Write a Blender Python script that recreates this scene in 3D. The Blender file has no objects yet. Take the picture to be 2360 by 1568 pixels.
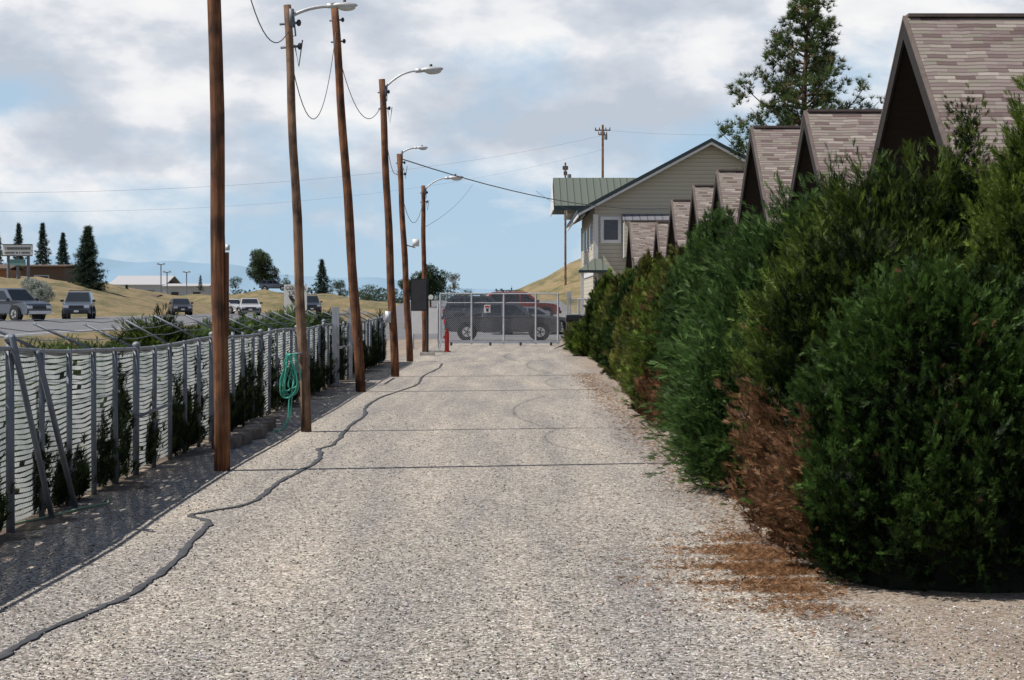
import bpy, math, random
import numpy as np
from mathutils import Vector, Matrix
random.seed(7); rng=np.random.default_rng(7)
scene=bpy.context.scene
scene.view_settings.view_transform='Standard'; scene.view_settings.look='None'; scene.view_settings.exposure=0
EYE=1.8; F=4500.0
def at(u,v,d):
    """survey sighting (bearing, elevation) at true distance d -> world metres"""
    return Vector(((u-1180)/F*d, d, EYE-(v-700)/F*d))
# ------------------------------------------------------------ materials
def new_mat(name):
    m=bpy.data.materials.new(name); m.use_nodes=True
    nt=m.node_tree; b=nt.nodes['Principled BSDF']
    return m,nt,b
def plain(name,col,rough=0.7,metal=0.0,var=0.12,scale=6.0,bump=0.0,stretch=(1,1,1)):
    m,nt,b=new_mat(name); N=nt.nodes; L=nt.links
    tc=N.new('ShaderNodeTexCoord'); mp=N.new('ShaderNodeMapping'); mp.inputs['Scale'].default_value=stretch
    L.new(tc.outputs['Object'],mp.inputs[0])
    n=N.new('ShaderNodeTexNoise'); n.inputs['Scale'].default_value=scale; n.inputs['Detail'].default_value=6
    L.new(mp.outputs[0],n.inputs['Vector'])
    r=N.new('ShaderNodeValToRGB'); e=r.color_ramp.elements
    e[0].position=0.3; e[1].position=0.7
    e[0].color=(*[c*(1-var) for c in col],1); e[1].color=(*[min(1,c*(1+var)) for c in col],1)
    L.new(n.outputs['Fac'],r.inputs[0]); L.new(r.outputs[0],b.inputs['Base Color'])
    b.inputs['Roughness'].default_value=rough; b.inputs['Metallic'].default_value=metal
    if bump:
        bp=N.new('ShaderNodeBump'); bp.inputs['Strength'].default_value=bump; bp.inputs['Distance'].default_value=0.02
        L.new(n.outputs['Fac'],bp.inputs['Height']); L.new(bp.outputs[0],b.inputs['Normal'])
    return m
def ramp(nt,stops,inp):
    r=nt.nodes.new('ShaderNodeValToRGB'); cr=r.color_ramp
    while len(cr.elements)<len(stops): cr.elements.new(0.5)
    for e,(p,c) in zip(cr.elements,stops):
        e.position=p; e.color=(*c,1) if len(c)==3 else c
    nt.links.new(inp,r.inputs[0]); return r
def mth(nt,op,*a,clamp=False):
    q=nt.nodes.new('ShaderNodeMath');q.operation=op;q.use_clamp=clamp
    for i,x in enumerate(a):
        if isinstance(x,(int,float)): q.inputs[i].default_value=x
        else: nt.links.new(x,q.inputs[i])
    return q.outputs[0]
def wood_pole_mat(name,c1,c2,c3):
    m,nt,b=new_mat(name); N=nt.nodes; L=nt.links
    tc=N.new('ShaderNodeTexCoord'); mp=N.new('ShaderNodeMapping'); mp.inputs['Scale'].default_value=(34,34,1.3)
    L.new(tc.outputs['Object'],mp.inputs[0])
    n=N.new('ShaderNodeTexNoise'); n.inputs['Scale'].default_value=1.0; n.inputs['Detail'].default_value=8; n.inputs['Roughness'].default_value=0.75
    L.new(mp.outputs[0],n.inputs['Vector'])
    r=ramp(nt,[(0.34,c1),(0.5,c2),(0.66,c3)],n.outputs['Fac'])
    mp2=N.new('ShaderNodeMapping'); mp2.inputs['Scale'].default_value=(3,3,2.2); L.new(tc.outputs['Object'],mp2.inputs[0])
    n2=N.new('ShaderNodeTexNoise'); n2.inputs['Scale'].default_value=1.6; n2.inputs['Detail'].default_value=6
    L.new(mp2.outputs[0],n2.inputs['Vector'])
    r2=ramp(nt,[(0.35,(.35,.33,.33)),(0.5,(.9,.9,.9)),(0.68,(1.4,1.35,1.3))],n2.outputs['Fac'])
    mx=N.new('ShaderNodeMix'); mx.data_type='RGBA'; mx.blend_type='MULTIPLY'; mx.inputs[0].default_value=1
    L.new(r.outputs[0],mx.inputs[6]); L.new(r2.outputs[0],mx.inputs[7]); L.new(mx.outputs[2],b.inputs['Base Color'])
    bp=N.new('ShaderNodeBump'); bp.inputs['Strength'].default_value=0.8; bp.inputs['Distance'].default_value=0.015
    L.new(n.outputs['Fac'],bp.inputs['Height']); L.new(bp.outputs[0],b.inputs['Normal'])
    b.inputs['Roughness'].default_value=0.85
    return m
M={}
M['pole_a']=wood_pole_mat('treated_wood',(0.045,0.017,0.009),(0.15,0.058,0.024),(0.28,0.13,0.06))
M['pole_b']=wood_pole_mat('weathered_wood',(0.07,0.038,0.025),(0.20,0.115,0.07),(0.32,0.21,0.14))
M['steel']=plain('galvanised_steel',(0.145,0.165,0.20),0.55,0.1,0.25,5)
M['steel_m']=plain('galvanised_rail',(0.24,0.26,0.29),0.55,0.1,0.2,5)
M['steel_w']=plain('bright_galvanised',(0.42,0.44,0.48),0.5,0.1,0.1,5)
M['white']=plain('white_paint',(0.72,0.72,0.72),0.5,0,0.05,3)
M['black']=plain('black_plastic',(0.012,0.013,0.016),0.5,0,0.2,4)
M['dark']=plain('dark_metal',(0.03,0.03,0.035),0.5,0,0.2,4)
M['rubber']=plain('rubber',(0.015,0.015,0.015),0.8)
M['slate_grey']=plain('matte_slate_grey',(0.065,0.067,0.075),0.95,0,.3,14)  # dark slate grey, used for the ground line and the pole lead
M['hose']=plain('teal_hose',(0.06,0.36,0.27),0.4,0,0.15,8)
M['red']=plain('red_paint',(0.55,0.03,0.02),0.45,0,0.1,4)
M['concrete']=plain('concrete',(0.36,0.34,0.31),0.9,0,0.25,7,0.4)
M['block']=plain('weathered_block',(0.17,0.14,0.12),0.9,0,0.35,7,0.5)
M['glass']=plain('tinted_glass',(0.02,0.025,0.03),0.08,0,0.1,1)
M['chrome']=plain('chrome',(0.6,0.6,0.62),0.25,0.8,0.05,3)
M['lamp']=plain('lamp_housing',(0.50,0.51,0.53),0.45,0.2,0.1,6)
M['lens']=plain('lamp_lens',(0.5,0.52,0.5),0.2,0,0.05,6)
M['bark']=plain('bark',(0.12,0.07,0.045),0.9,0,0.4,6,0.6,(1,1,.3))
M['core']=plain('dark_core_fill',(0.004,0.007,0.003),1.0,0,0.4,4)  # near-black fill added inside shrubs to block light passing through
M['wirem']=plain('wire',(0.10,0.105,0.12),0.6)

def foliage_mat(name,transl=0.25,rough=0.55):
    m,nt,b=new_mat(name); N=nt.nodes; L=nt.links
    a=N.new('ShaderNodeAttribute'); a.attribute_name='Col'
    L.new(a.outputs['Color'],b.inputs['Base Color']); b.inputs['Roughness'].default_value=rough
    b.inputs['Specular IOR Level'].default_value=0.2
    if transl:
        t=N.new('ShaderNodeBsdfTranslucent'); L.new(a.outputs['Color'],t.inputs['Color'])
        mx=N.new('ShaderNodeMixShader'); mx.inputs[0].default_value=transl
        L.new(b.outputs[0],mx.inputs[1]); L.new(t.outputs[0],mx.inputs[2])
        L.new(mx.outputs[0],N['Material Output'].inputs['Surface'])
    return m
M['fol']=foliage_mat('foliage',.3); M['stone']=foliage_mat('loose_gravel',0,0.9)

# ------------------------------------------------------------ mesh builder
class MB:
    def __init__(s): s.v=[];s.f=[];s.mi=[];s.mats=[]
    def mid(s,k):
        m=M[k] if isinstance(k,str) else k
        if m not in s.mats: s.mats.append(m)
        return s.mats.index(m)
    def add(s,vs,fs,k):
        o=len(s.v); s.v+= [tuple(p) for p in vs]; i=s.mid(k)
        for f in fs: s.f.append(tuple(o+a for a in f)); s.mi.append(i)
    def box(s,c,d,k,R=None):
        hx,hy,hz=d[0]/2,d[1]/2,d[2]/2
        vs=[Vector((x*hx,y*hy,z*hz)) for x in(-1,1) for y in(-1,1) for z in(-1,1)]
        if R is not None: vs=[R@p for p in vs]
        vs=[p+Vector(c) for p in vs]
        s.add(vs,[(0,1,3,2),(4,6,7,5),(0,4,5,1),(2,3,7,6),(0,2,6,4),(1,5,7,3)],k)
    def tube(s,pts,rad,k,n=10,cap=True):
        pts=[Vector(p) for p in pts]
        if not hasattr(rad,'__len__'): rad=[rad]*len(pts)
        rings=[];vs=[];prev=None
        for i,p in enumerate(pts):
            t=(pts[min(i+1,len(pts)-1)]-pts[max(i-1,0)]).normalized()
            if prev is None:
                a=Vector((1,0,0)) if abs(t.x)<.8 else Vector((0,1,0))
                x=t.cross(a).normalized()
            else: x=(prev-t*prev.dot(t)).normalized()
            prev=x; y=t.cross(x)
            for j in range(n):
                an=2*math.pi*j/n; vs.append(p+(x*math.cos(an)+y*math.sin(an))*rad[i])
        fs=[]
        for i in range(len(pts)-1):
            for j in range(n):
                a=i*n+j;b=i*n+(j+1)%n; fs.append((a,b,b+n,a+n))
        if cap: fs.append(tuple(range(n))[::-1]); fs.append(tuple(range((len(pts)-1)*n,len(pts)*n)))
        s.add(vs,fs,k)
    def prism(s,prof,y0,y1,k,tr=None,inset=None):
        n=len(prof); ins=inset or (lambda x,z:0)
        vs=[Vector((x,y0+ins(x,z),z)) for x,z in prof]+[Vector((x,y1-ins(x,z),z)) for x,z in prof]
        if tr: vs=[tr@p for p in vs]
        fs=[tuple(range(n)),tuple(range(2*n-1,n-1,-1))]+[(i,i+n,(i+1)%n+n,(i+1)%n) for i in range(n)]
        s.add(vs,fs,k)
    def poly(s,pts,k): s.add([Vector(p) for p in pts],[tuple(range(len(pts)))],k)
    def slab(s,pts,off,k):
        off=Vector(off); n=len(pts); a=[Vector(p) for p in pts]; b=[p+off for p in a]
        s.add(a+b,[tuple(range(n)),tuple(range(2*n-1,n-1,-1))]+[(i,i+n,(i+1)%n+n,(i+1)%n) for i in range(n)],k)
    def ell(s,c,r,k,nu=14,nv=8,R=None):
        vs=[];fs=[]
        for i in range(nv+1):
            ph=math.pi*i/nv
            for j in range(nu):
                th=2*math.pi*j/nu
                p=Vector((r[0]*math.sin(ph)*math.cos(th),r[1]*math.sin(ph)*math.sin(th),r[2]*math.cos(ph)))
                if R is not None:p=R@p
                vs.append(p+Vector(c))
        for i in range(nv):
            for j in range(nu):
                a=i*nu+j;b=i*nu+(j+1)%nu; fs.append((a,a+nu,b+nu,b))
        s.add(vs,fs,k)
    def obj(s,name,parent=None,smooth=False,bevel=0,M4=None):
        me=bpy.data.meshes.new(name); vs=s.v
        if M4 is not None: vs=[tuple(M4@Vector(p)) for p in vs]
        me.from_pydata(vs,[],s.f)
        for m in s.mats: me.materials.append(m)
        me.polygons.foreach_set('material_index',s.mi)
        if smooth: me.polygons.foreach_set('use_smooth',[True]*len(s.f))
        me.update(); ob=bpy.data.objects.new(name,me); scene.collection.objects.link(ob)
        if parent: ob.parent=parent
        if bevel:
            w=ob.modifiers.new('b','BEVEL'); w.width=bevel; w.segments=2; w.limit_method='ANGLE'
        return ob
def empty(name,loc=(0,0,0)):
    e=bpy.data.objects.new(name,None); e.empty_display_size=.2; scene.collection.objects.link(e); return e

# ------------------------------------------------------------ foliage builder
def tmpl_spray(n=7,w=0.07,spread=0.75,seed=0,flat=0.35):
    r=np.random.default_rng(seed); V=[]
    for i in range(n):
        s=(i+.5)/n; side=1 if i%2 else -1
        a=side*(spread*(1-.35*s))+r.normal(0,.12); lift=r.normal(0,flat)
        d=np.array([math.sin(a),lift*.6,math.cos(a)]); d/=np.linalg.norm(d)
        L=.5*(1-.45*s)+.12; b=np.array([0,0,s*.7])
        p=np.cross(d,[0,1,0]); p/=np.linalg.norm(p)
        V+= [b-p*w*.5,b+p*w*.5,b+d*L]
    p=np.array([w*.5,0,0]); V+=[-p,p,np.array([0,0,1.0])]
    return np.array(V)
def tmpl_tuft(n=14,w=0.06,seed=0,cone=1.0):
    r=np.random.default_rng(seed);V=[]
    for i in range(n):
        d=r.normal(0,1,3); d[2]=abs(d[2])*1.0+.3; d[:2]*=cone; d/=np.linalg.norm(d)
        p=np.cross(d,r.normal(0,1,3)); p/=np.linalg.norm(p)
        L=r.uniform(.7,1.0)
        V+=[-p*w*.5,p*w*.5,d*L]
    return np.array(V)
def tmpl_leaf(n=7,w=.28,seed=0):
    r=np.random.default_rng(seed);V=[]
    for i in range(n):
        c=r.uniform(-.6,.6,3); a=r.normal(0,1,3);a/=np.linalg.norm(a); b=np.cross(a,r.normal(0,1,3)); b/=np.linalg.norm(b)
        V+=[c-a*w,c+a*w,c+b*w*1.6]
    return np.array(V)
def tmpl_oct():
    p=[(1,0,0),(0,1,0),(-1,0,0),(0,-1,0),(0,0,.6),(0,0,-.6)]
    f=[(0,1,4),(1,2,4),(2,3,4),(3,0,4),(1,0,5),(2,1,5),(3,2,5),(0,3,5)]
    return np.array([p[i] for t in f for i in t],float)
T_SPRAY=[tmpl_spray(7,.10,.70,i) for i in range(4)]
T_FINE=[tmpl_spray(7,.065,.42,i+9,.25) for i in range(4)]
T_TUFT=[tmpl_tuft(16,.07,i,1.0) for i in range(4)]
T_LEAF=[tmpl_leaf(7,.26,i) for i in range(4)]
def unit(a): return a/np.maximum(np.linalg.norm(a,axis=-1,keepdims=True),1e-9)
def scatter(name,pos,dirs,size,col,tmpls,mat='fol',parent=None,squash=None):
    pos=np.asarray(pos,float); n=len(pos)
    dirs=unit(np.asarray(dirs,float)); h=unit(rng.normal(0,1,(n,3)))
    x=unit(np.cross(dirs,h)); y=np.cross(dirs,x)
    R=np.stack([x,y,dirs],axis=2)
    size=np.broadcast_to(np.asarray(size,float),(n,))
    which=rng.integers(0,len(tmpls),n); VV=[];CC=[]
    for k,T in enumerate(tmpls):
        ix=np.where(which==k)[0]
        if len(ix)==0: continue
        P=np.einsum('nij,vj->nvi',R[ix],T)*size[ix][:,None,None]+pos[ix][:,None,:]
        VV.append(P.reshape(-1,3)); CC.append(np.repeat(col[ix],len(T),axis=0))
    V=np.concatenate(VV).astype(np.float32); C=np.concatenate(CC); nv=len(V)
    me=bpy.data.meshes.new(name); me.vertices.add(nv); me.vertices.foreach_set('co',V.ravel())
    me.loops.add(nv); me.loops.foreach_set('vertex_index',np.arange(nv,dtype=np.int32))
    nf=nv//3; me.polygons.add(nf); me.polygons.foreach_set('loop_start',np.arange(0,nv,3,dtype=np.int32))
    try: me.polygons.foreach_set('loop_total',np.full(nf,3,dtype=np.int32))
    except Exception: pass
    me.update(calc_edges=True)
    at_=me.color_attributes.new('Col','FLOAT_COLOR','POINT')
    at_.data.foreach_set('color',np.concatenate([C,np.ones((nv,1))],1).astype(np.float32).ravel())
    me.materials.append(M[mat])
    ob=bpy.data.objects.new(name,me); scene.collection.objects.link(ob)
    if parent: ob.parent=parent
    return ob
_k=rng.normal(0,1,(8,3)); _ph=rng.uniform(0,6.28,8)
def lump(p,scale=1.0):
    s=np.zeros(len(p))
    for i in range(8): s+=np.sin((p@_k[i])*scale*(1.6+.5*i)+_ph[i])/(1+.25*i)
    return s/2.6
PROF={'round':lambda t:np.sqrt(np.clip(1-t**2.4,0,1))*(.78+.22*np.clip(t/.25,0,1)),
      'full':lambda t:np.sqrt(np.clip(1-t**2.6,0,1))*(.92+.08*np.clip(t/.25,0,1)),
      'cone':lambda t:np.clip(1-t,0,1)**.62*(.8+.2*np.clip(t/.15,0,1))*1.05,
      'column':lambda t:np.clip(1-t**3.2,0,1)**.75*(.85+.15*np.clip(t/.2,0,1)),
      'spire':lambda t:np.clip(1-t**1.5,0,1)**.9*(.85+.15*np.clip(t/.2,0,1))}
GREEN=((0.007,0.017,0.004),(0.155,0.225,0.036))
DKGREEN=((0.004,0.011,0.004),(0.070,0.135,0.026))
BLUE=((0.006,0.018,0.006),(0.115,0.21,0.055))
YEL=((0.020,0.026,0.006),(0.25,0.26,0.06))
def shrub(name,X,Y,rx,ry,h,prof='round',npl=700,m=16,plen=.35,spray=.13,out=.8,up=.8,cols=GREEN,tm=T_SPRAY,brown=None,lumpa=.28,core=.70,z0=0.0,vis=True,droop=0.0):
    e=empty(name)
    th=rng.uniform(0,2*math.pi,npl*2); t=rng.uniform(0.0,1,npl*2)**.85
    if vis:
        facing=-(np.cos(th)*.75+np.sin(th)*.66)
        keep=rng.uniform(0,1,len(th))<np.clip(.75+facing*.6,.25,1)
        th=th[keep][:npl];t=t[keep][:npl]
    else: th=th[:npl];t=t[:npl]
    n=len(th)
    Rr=PROF[prof](t)
    raw=np.stack([X+rx*Rr*np.cos(th),Y+ry*Rr*np.sin(th),z0+t*h],1)
    lm=.6*lump(raw,1.6)+.55*lump(raw,3.8)
    hv=1+.10*np.sin(3*th+X*7)*np.clip(t*1.4-.3,0,1)
    Rr=Rr*(1+lumpa*lm)*rng.uniform(.80,1.0,n)
    base=np.stack([X+rx*Rr*np.cos(th)*.93,Y+ry*Rr*np.sin(th)*.93,z0+t*h*.94*hv+.02+.10*lm*t],1)
    outw=np.stack([np.cos(th),np.sin(th),np.zeros(n)],1)
    ax=unit(outw*out*(1-.5*t[:,None])+np.array([0,0,1])*up+rng.normal(0,.32,(n,3)))
    pl=plen*rng.uniform(.45,1.4,n)
    s=rng.uniform(0,1,(n,m))
    pos=base[:,None,:]+ax[:,None,:]*(pl[:,None]*s)[...,None]+rng.normal(0,1,(n,m,3))*(.13*plen*(1-s*.85))[...,None]
    pos[...,2]-=droop*pl[:,None]*s**2
    d=ax[:,None,:]+rng.normal(0,.42,(n,m,3))*(1-.5*s)[...,None]
    d[...,2]-=droop*1.2*s
    sz=spray*(1-.35*s)*rng.uniform(.7,1.25,(n,m))
    mix=np.clip(-.06+.62*s**1.3+.52*lm[:,None]+rng.normal(0,.18,(n,1))+rng.normal(0,.12,(n,m)),0,1)  # shade painted into the colour where lumps recede; plume tips paler
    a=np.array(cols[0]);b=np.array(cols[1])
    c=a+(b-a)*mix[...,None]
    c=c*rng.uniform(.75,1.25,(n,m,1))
    pos=pos.reshape(-1,3);c=c.reshape(-1,3);d=d.reshape(-1,3)
    if brown is not None:
        bm=brown(pos)+rng.normal(0,.14,len(pos))+.30*lump(pos,4); k=bm>.5
        bc=np.array((.20,.105,.055))*rng.uniform(.25,1.5,(len(pos),1)); c[k]=bc[k]
    pos[:,2]=np.maximum(pos[:,2],.02)
    scatter('sprays',pos,d,sz.ravel(),c,tm,'fol',e)
    mb=MB();nu,nv=20,12  # hidden core mesh, added so no light shows through the sprays
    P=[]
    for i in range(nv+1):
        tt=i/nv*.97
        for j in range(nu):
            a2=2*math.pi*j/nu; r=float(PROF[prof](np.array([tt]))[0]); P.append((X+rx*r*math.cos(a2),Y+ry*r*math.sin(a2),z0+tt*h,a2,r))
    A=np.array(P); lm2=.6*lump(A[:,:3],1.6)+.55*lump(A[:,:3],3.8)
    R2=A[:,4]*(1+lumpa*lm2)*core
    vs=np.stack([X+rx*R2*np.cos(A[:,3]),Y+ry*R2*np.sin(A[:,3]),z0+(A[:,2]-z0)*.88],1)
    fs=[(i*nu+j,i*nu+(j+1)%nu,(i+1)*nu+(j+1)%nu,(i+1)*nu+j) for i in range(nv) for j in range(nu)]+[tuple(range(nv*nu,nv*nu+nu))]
    mb.add([tuple(p) for p in vs],fs,'core'); mb.obj('light_blocking_core',e)
    return e

# ------------------------------------------------------------ ground
def gravel_mat():
    m,nt,b=new_mat('gravel_surface');N=nt.nodes;L=nt.links
    tc=N.new('ShaderNodeTexCoord')
    v=N.new('ShaderNodeTexVoronoi'); v.inputs['Scale'].default_value=58
    L.new(tc.outputs['Object'],v.inputs['Vector'])
    sep=N.new('ShaderNodeSeparateColor'); L.new(v.outputs['Color'],sep.inputs[0])
    r=ramp(nt,[(0,(.07,.065,.06)),(.16,(.22,.20,.18)),(.5,(.355,.325,.29)),(.8,(.45,.42,.385)),(1,(.72,.70,.67))],sep.outputs[0])
    d=ramp(nt,[(0.0,(1.08,1.08,1.08)),(.5,(.95,.95,.95)),(.95,(.55,.53,.52))],v.outputs['Distance'])
    mx=N.new('ShaderNodeMix');mx.data_type='RGBA';mx.blend_type='MULTIPLY';mx.inputs[0].default_value=.9
    L.new(r.outputs[0],mx.inputs[6]);L.new(d.outputs[0],mx.inputs[7])
    nc=N.new('ShaderNodeTexNoise');nc.inputs['Scale'].default_value=9;nc.inputs['Detail'].default_value=5;nc.inputs['Roughness'].default_value=.7
    L.new(tc.outputs['Object'],nc.inputs['Vector'])
    rc=ramp(nt,[(.3,(.76,.75,.74)),(.5,(1,1,1)),(.7,(1.18,1.17,1.15))],nc.outputs['Fac'])
    mc=N.new('ShaderNodeMix');mc.data_type='RGBA';mc.blend_type='MULTIPLY';mc.inputs[0].default_value=1
    L.new(mx.outputs[2],mc.inputs[6]);L.new(rc.outputs[0],mc.inputs[7])
    # wheel-worn bands along the drive
    mp=N.new('ShaderNodeMapping');mp.inputs['Scale'].default_value=(1.5,.13,1);L.new(tc.outputs['Object'],mp.inputs[0])
    n=N.new('ShaderNodeTexNoise');n.inputs['Scale'].default_value=1.0;n.inputs['Detail'].default_value=9;n.inputs['Roughness'].default_value=.62
    L.new(mp.outputs[0],n.inputs['Vector'])
    r2=ramp(nt,[(.32,(.72,.72,.76)),(.5,(1.0,.98,.96)),(.66,(1.26,1.20,1.12))],n.outputs['Fac'])
    m2=N.new('ShaderNodeMix');m2.data_type='RGBA';m2.blend_type='MULTIPLY';m2.inputs[0].default_value=1
    L.new(mc.outputs[2],m2.inputs[6]);L.new(r2.outputs[0],m2.inputs[7])
    sp=N.new('ShaderNodeSeparateXYZ');L.new(tc.outputs['Object'],sp.inputs[0])
    n3=N.new('ShaderNodeTexNoise');n3.inputs['Scale'].default_value=1.6;n3.inputs['Detail'].default_value=9;n3.inputs['Roughness'].default_value=.8;L.new(tc.outputs['Object'],n3.inputs['Vector'])
    nn=mth(nt,'MULTIPLY',mth(nt,'SUBTRACT',n3.outputs['Fac'],.5),3.4)
    right=mth(nt,'MULTIPLY',mth(nt,'ADD',mth(nt,'SUBTRACT',sp.outputs[0],1.55),nn),1.3,clamp=True)
    left=mth(nt,'MULTIPLY',mth(nt,'ADD',mth(nt,'SUBTRACT',-3.30,sp.outputs[0]),nn),1.5,clamp=True)
    k=mth(nt,'MULTIPLY',mth(nt,'MAXIMUM',right,left),.5)
    m3=N.new('ShaderNodeMix');m3.data_type='RGBA';L.new(k,m3.inputs[0])
    L.new(m2.outputs[2],m3.inputs[6]);m3.inputs[7].default_value=(.24,.17,.115,1)
    L.new(m3.outputs[2],b.inputs['Base Color'])
    bp=N.new('ShaderNodeBump');bp.inputs['Strength'].default_value=.75;bp.inputs['Distance'].default_value=.008;bp.invert=True
    L.new(v.outputs['Distance'],bp.inputs['Height']);L.new(bp.outputs[0],b.inputs['Normal'])
    b.inputs['Roughness'].default_value=.95;b.inputs['Specular IOR Level'].default_value=.2
    return m
M['gravel']=gravel_mat()
M['grass']=plain('dry_grass',(0.20,0.165,0.085),0.95,0,0.35,.35,0.3)
def dry_hill():
    m,nt,b=new_mat('dry_grass_hill');N=nt.nodes;L=nt.links
    tc=N.new('ShaderNodeTexCoord');mp=N.new('ShaderNodeMapping');mp.inputs['Scale'].default_value=(1,.35,2.5);L.new(tc.outputs['Object'],mp.inputs[0])
    n=N.new('ShaderNodeTexNoise');n.inputs['Scale'].default_value=.34;n.inputs['Detail'].default_value=14;n.inputs['Roughness'].default_value=.78
    L.new(mp.outputs[0],n.inputs['Vector'])
    r=ramp(nt,[(.34,(.055,.065,.022)),(.45,(.145,.125,.055)),(.57,(.27,.195,.10)),(.68,(.10,.11,.04))],n.outputs['Fac'])
    L.new(r.outputs[0],b.inputs['Base Color']);b.inputs['Roughness'].default_value=1
    return m
M['hill']=dry_hill()
M['asph']=plain('asphalt_road',(0.15,0.15,0.16),0.9,0,0.15,.5)
M['soil']=plain('mulch',(0.13,0.10,0.075),1,0,.4,5,.6)
mb=MB(); S=9000
mb.poly([(-S,-200,0),(S,-200,0),(S,S,0),(-S,S,0)],'grass'); mb.obj('ground')
mb=MB(); mb.poly([(-4.35,-3,.004),(14,-3,.004),(14,117,.004),(-7,117,.004),(-7,66,.004),(-4.35,60,.004)],'gravel'); mb.obj('gravel_driveway')
mb=MB(); mb.slab([(-9,98,.008),(4.2,98,.008),(4.2,168,2.05),(-9,168,2.05)],(0,0,-.3),'asph'); mb.obj('parking_lot')
mb=MB(); pts=[];ys=np.arange(6,62,.18)
for y in ys: pts.append((-3.86+.16*math.sin(y*1.7)+.12*math.sin(y*4.3+1)+.08*math.sin(y*11)+random.uniform(-.07,.07),y,.008))
vs=pts+[(-4.6,y,.008) for y in ys]; n=len(pts)
mb.add(vs,[(i,i+1,n+i+1,n+i) for i in range(n-1)],'soil'); mb.obj('fence_bed')
def hfield(name,xs,ys,fn,mat,smooth=True):
    vs=[(x,y,fn(x,y)) for y in ys for x in xs]; nx=len(xs)
    mb=MB(); mb.add(vs,[(j*nx+i,j*nx+i+1,(j+1)*nx+i+1,(j+1)*nx+i) for j in range(len(ys)-1) for i in range(nx-1)],mat)
    return mb.obj(name,smooth=smooth)
def nz(x,y): return .12*math.sin(x*.7+y*.31)+.1*math.sin(x*.23-y*.5)+.06*math.sin(x*1.9+y*1.1)
bell=lambda y,c,w:max(0,math.cos(min(1,abs(y-c)/w)*math.pi/2))**1.3
hfield('grass_hill',np.linspace(-130,-27,60),np.linspace(135,260,26),
  lambda x,y:-.05+np.interp(x,[-130,-60,-44,-40,-34,-30,-27],[7,5,4.0,3.5,2.1,.9,0])*max(0,math.sin(min(1,(y-135)/32)*math.pi/2))*(1+.04*nz(x,y)*8)*(1 if y<210 else max(0,1-(y-210)/50)),'hill')
hfield('grass_hill',np.linspace(-75,-5,60),np.linspace(205,270,20),
  lambda x,y:-.05+np.interp(x,[-75,-60,-46,-36,-30,-22,-15,-8,-5],[2,3,2.6,2.8,3.2,2.8,1.9,1.3,0])*bell(y,236,32)*(1+.5*nz(x,y)),'hill')
hfield('grass_hill',np.linspace(-9,90,70),np.linspace(170,330,30),
  lambda x,y:-.05+np.interp(x,[-9,-4,0,3.5,7.3,20,60,90],[0,2.2,3.2,4.7,6.9,11,14,9])*bell(y,230,60)*(1+.12*nz(x,y)),'hill')
mb=MB()
mb.poly([(-31,50,.8),(-15,50,.8),(-15,330,.8),(-31,330,.8)],'asph')
mb.poly([(-15,50,.8),(-12,50,0.002),(-12,330,0.002),(-15,330,.8)],'hill')
mb.poly([(-34,50,0.002),(-31,50,.8),(-31,330,.8),(-34,330,0.002)],'hill')
for x in(-16,-30):mb.poly([(x,50,.804),(x+.12,50,.804),(x+.12,330,.804),(x,330,.804)],'white')
mb.obj('highway')
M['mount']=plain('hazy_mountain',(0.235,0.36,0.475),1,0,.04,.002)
xs=np.linspace(-3200,2600,140)
def mz(x,y):
    u=x/6500*F+1180
    base=np.interp(u,[-1000,0,150,330,520,700,860,1050,1200,1500,3000],[585,605,590,600,612,636,642,662,668,655,650])
    z=EYE+(700-base)/F*6500
    z*=1+.04*math.sin(x*.011)+.025*math.sin(x*.027+1)
    return z*max(0,1-abs(y-6500)/1500)
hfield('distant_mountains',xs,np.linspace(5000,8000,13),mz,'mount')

n=42000
d=9*np.exp(rng.uniform(0,1,n)**1.15*math.log(3.6)); u=rng.uniform(-60,2420,n)
x=(u-1180)/F*d; k=(x>-3.7)&((x<1.75)|(d<11.6)); d=d[k];x=x[k];n=len(x)
g=rng.uniform(.05,.70,n)
col=np.stack([g,g*.94,g*.87],1)*rng.uniform(.90,1.10,(n,3))
pos=np.stack([x,d,np.full(n,.007)],1)
dr=rng.normal(0,.45,(n,3));dr[:,2]=1
scatter('loose_gravel',pos,dr,.004+.010*rng.uniform(0,1,n)**2,col,[tmpl_oct()*np.array([1,.75,1]),tmpl_oct()*np.array([1,.55,.9])],'stone')
n=15000
x=1.86+rng.normal(0,.14,n)-np.abs(rng.normal(0,.52,n))*rng.uniform(0,1,n);y=13.2+rng.normal(0,.95,n)
st=.45+.5*np.sin(y*7+x*2)+.4*np.sin(y*17-x*3)+.3*(x>1.5); kp=rng.uniform(0,1,n)<np.clip(st,.10,1); x=x[kp];y=y[kp];n=len(x)
n2=5200; x2=1.82+rng.normal(0,.2,n2); y2=rng.uniform(14.5,50,n2); x=np.concatenate([x,x2]);y=np.concatenate([y,y2]);n+=n2
dr=rng.normal(0,1,(n,3));dr[:,2]=np.abs(dr[:,2])*.15
c=np.array((.33,.18,.09))*rng.uniform(.35,1.4,(n,1))
scatter('needle_litter',np.stack([x,y,np.full(n,.012)],1),dr,rng.uniform(.02,.065,n),c,[tmpl_spray(3,.1,.6,5,.1)],'fol')

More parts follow.
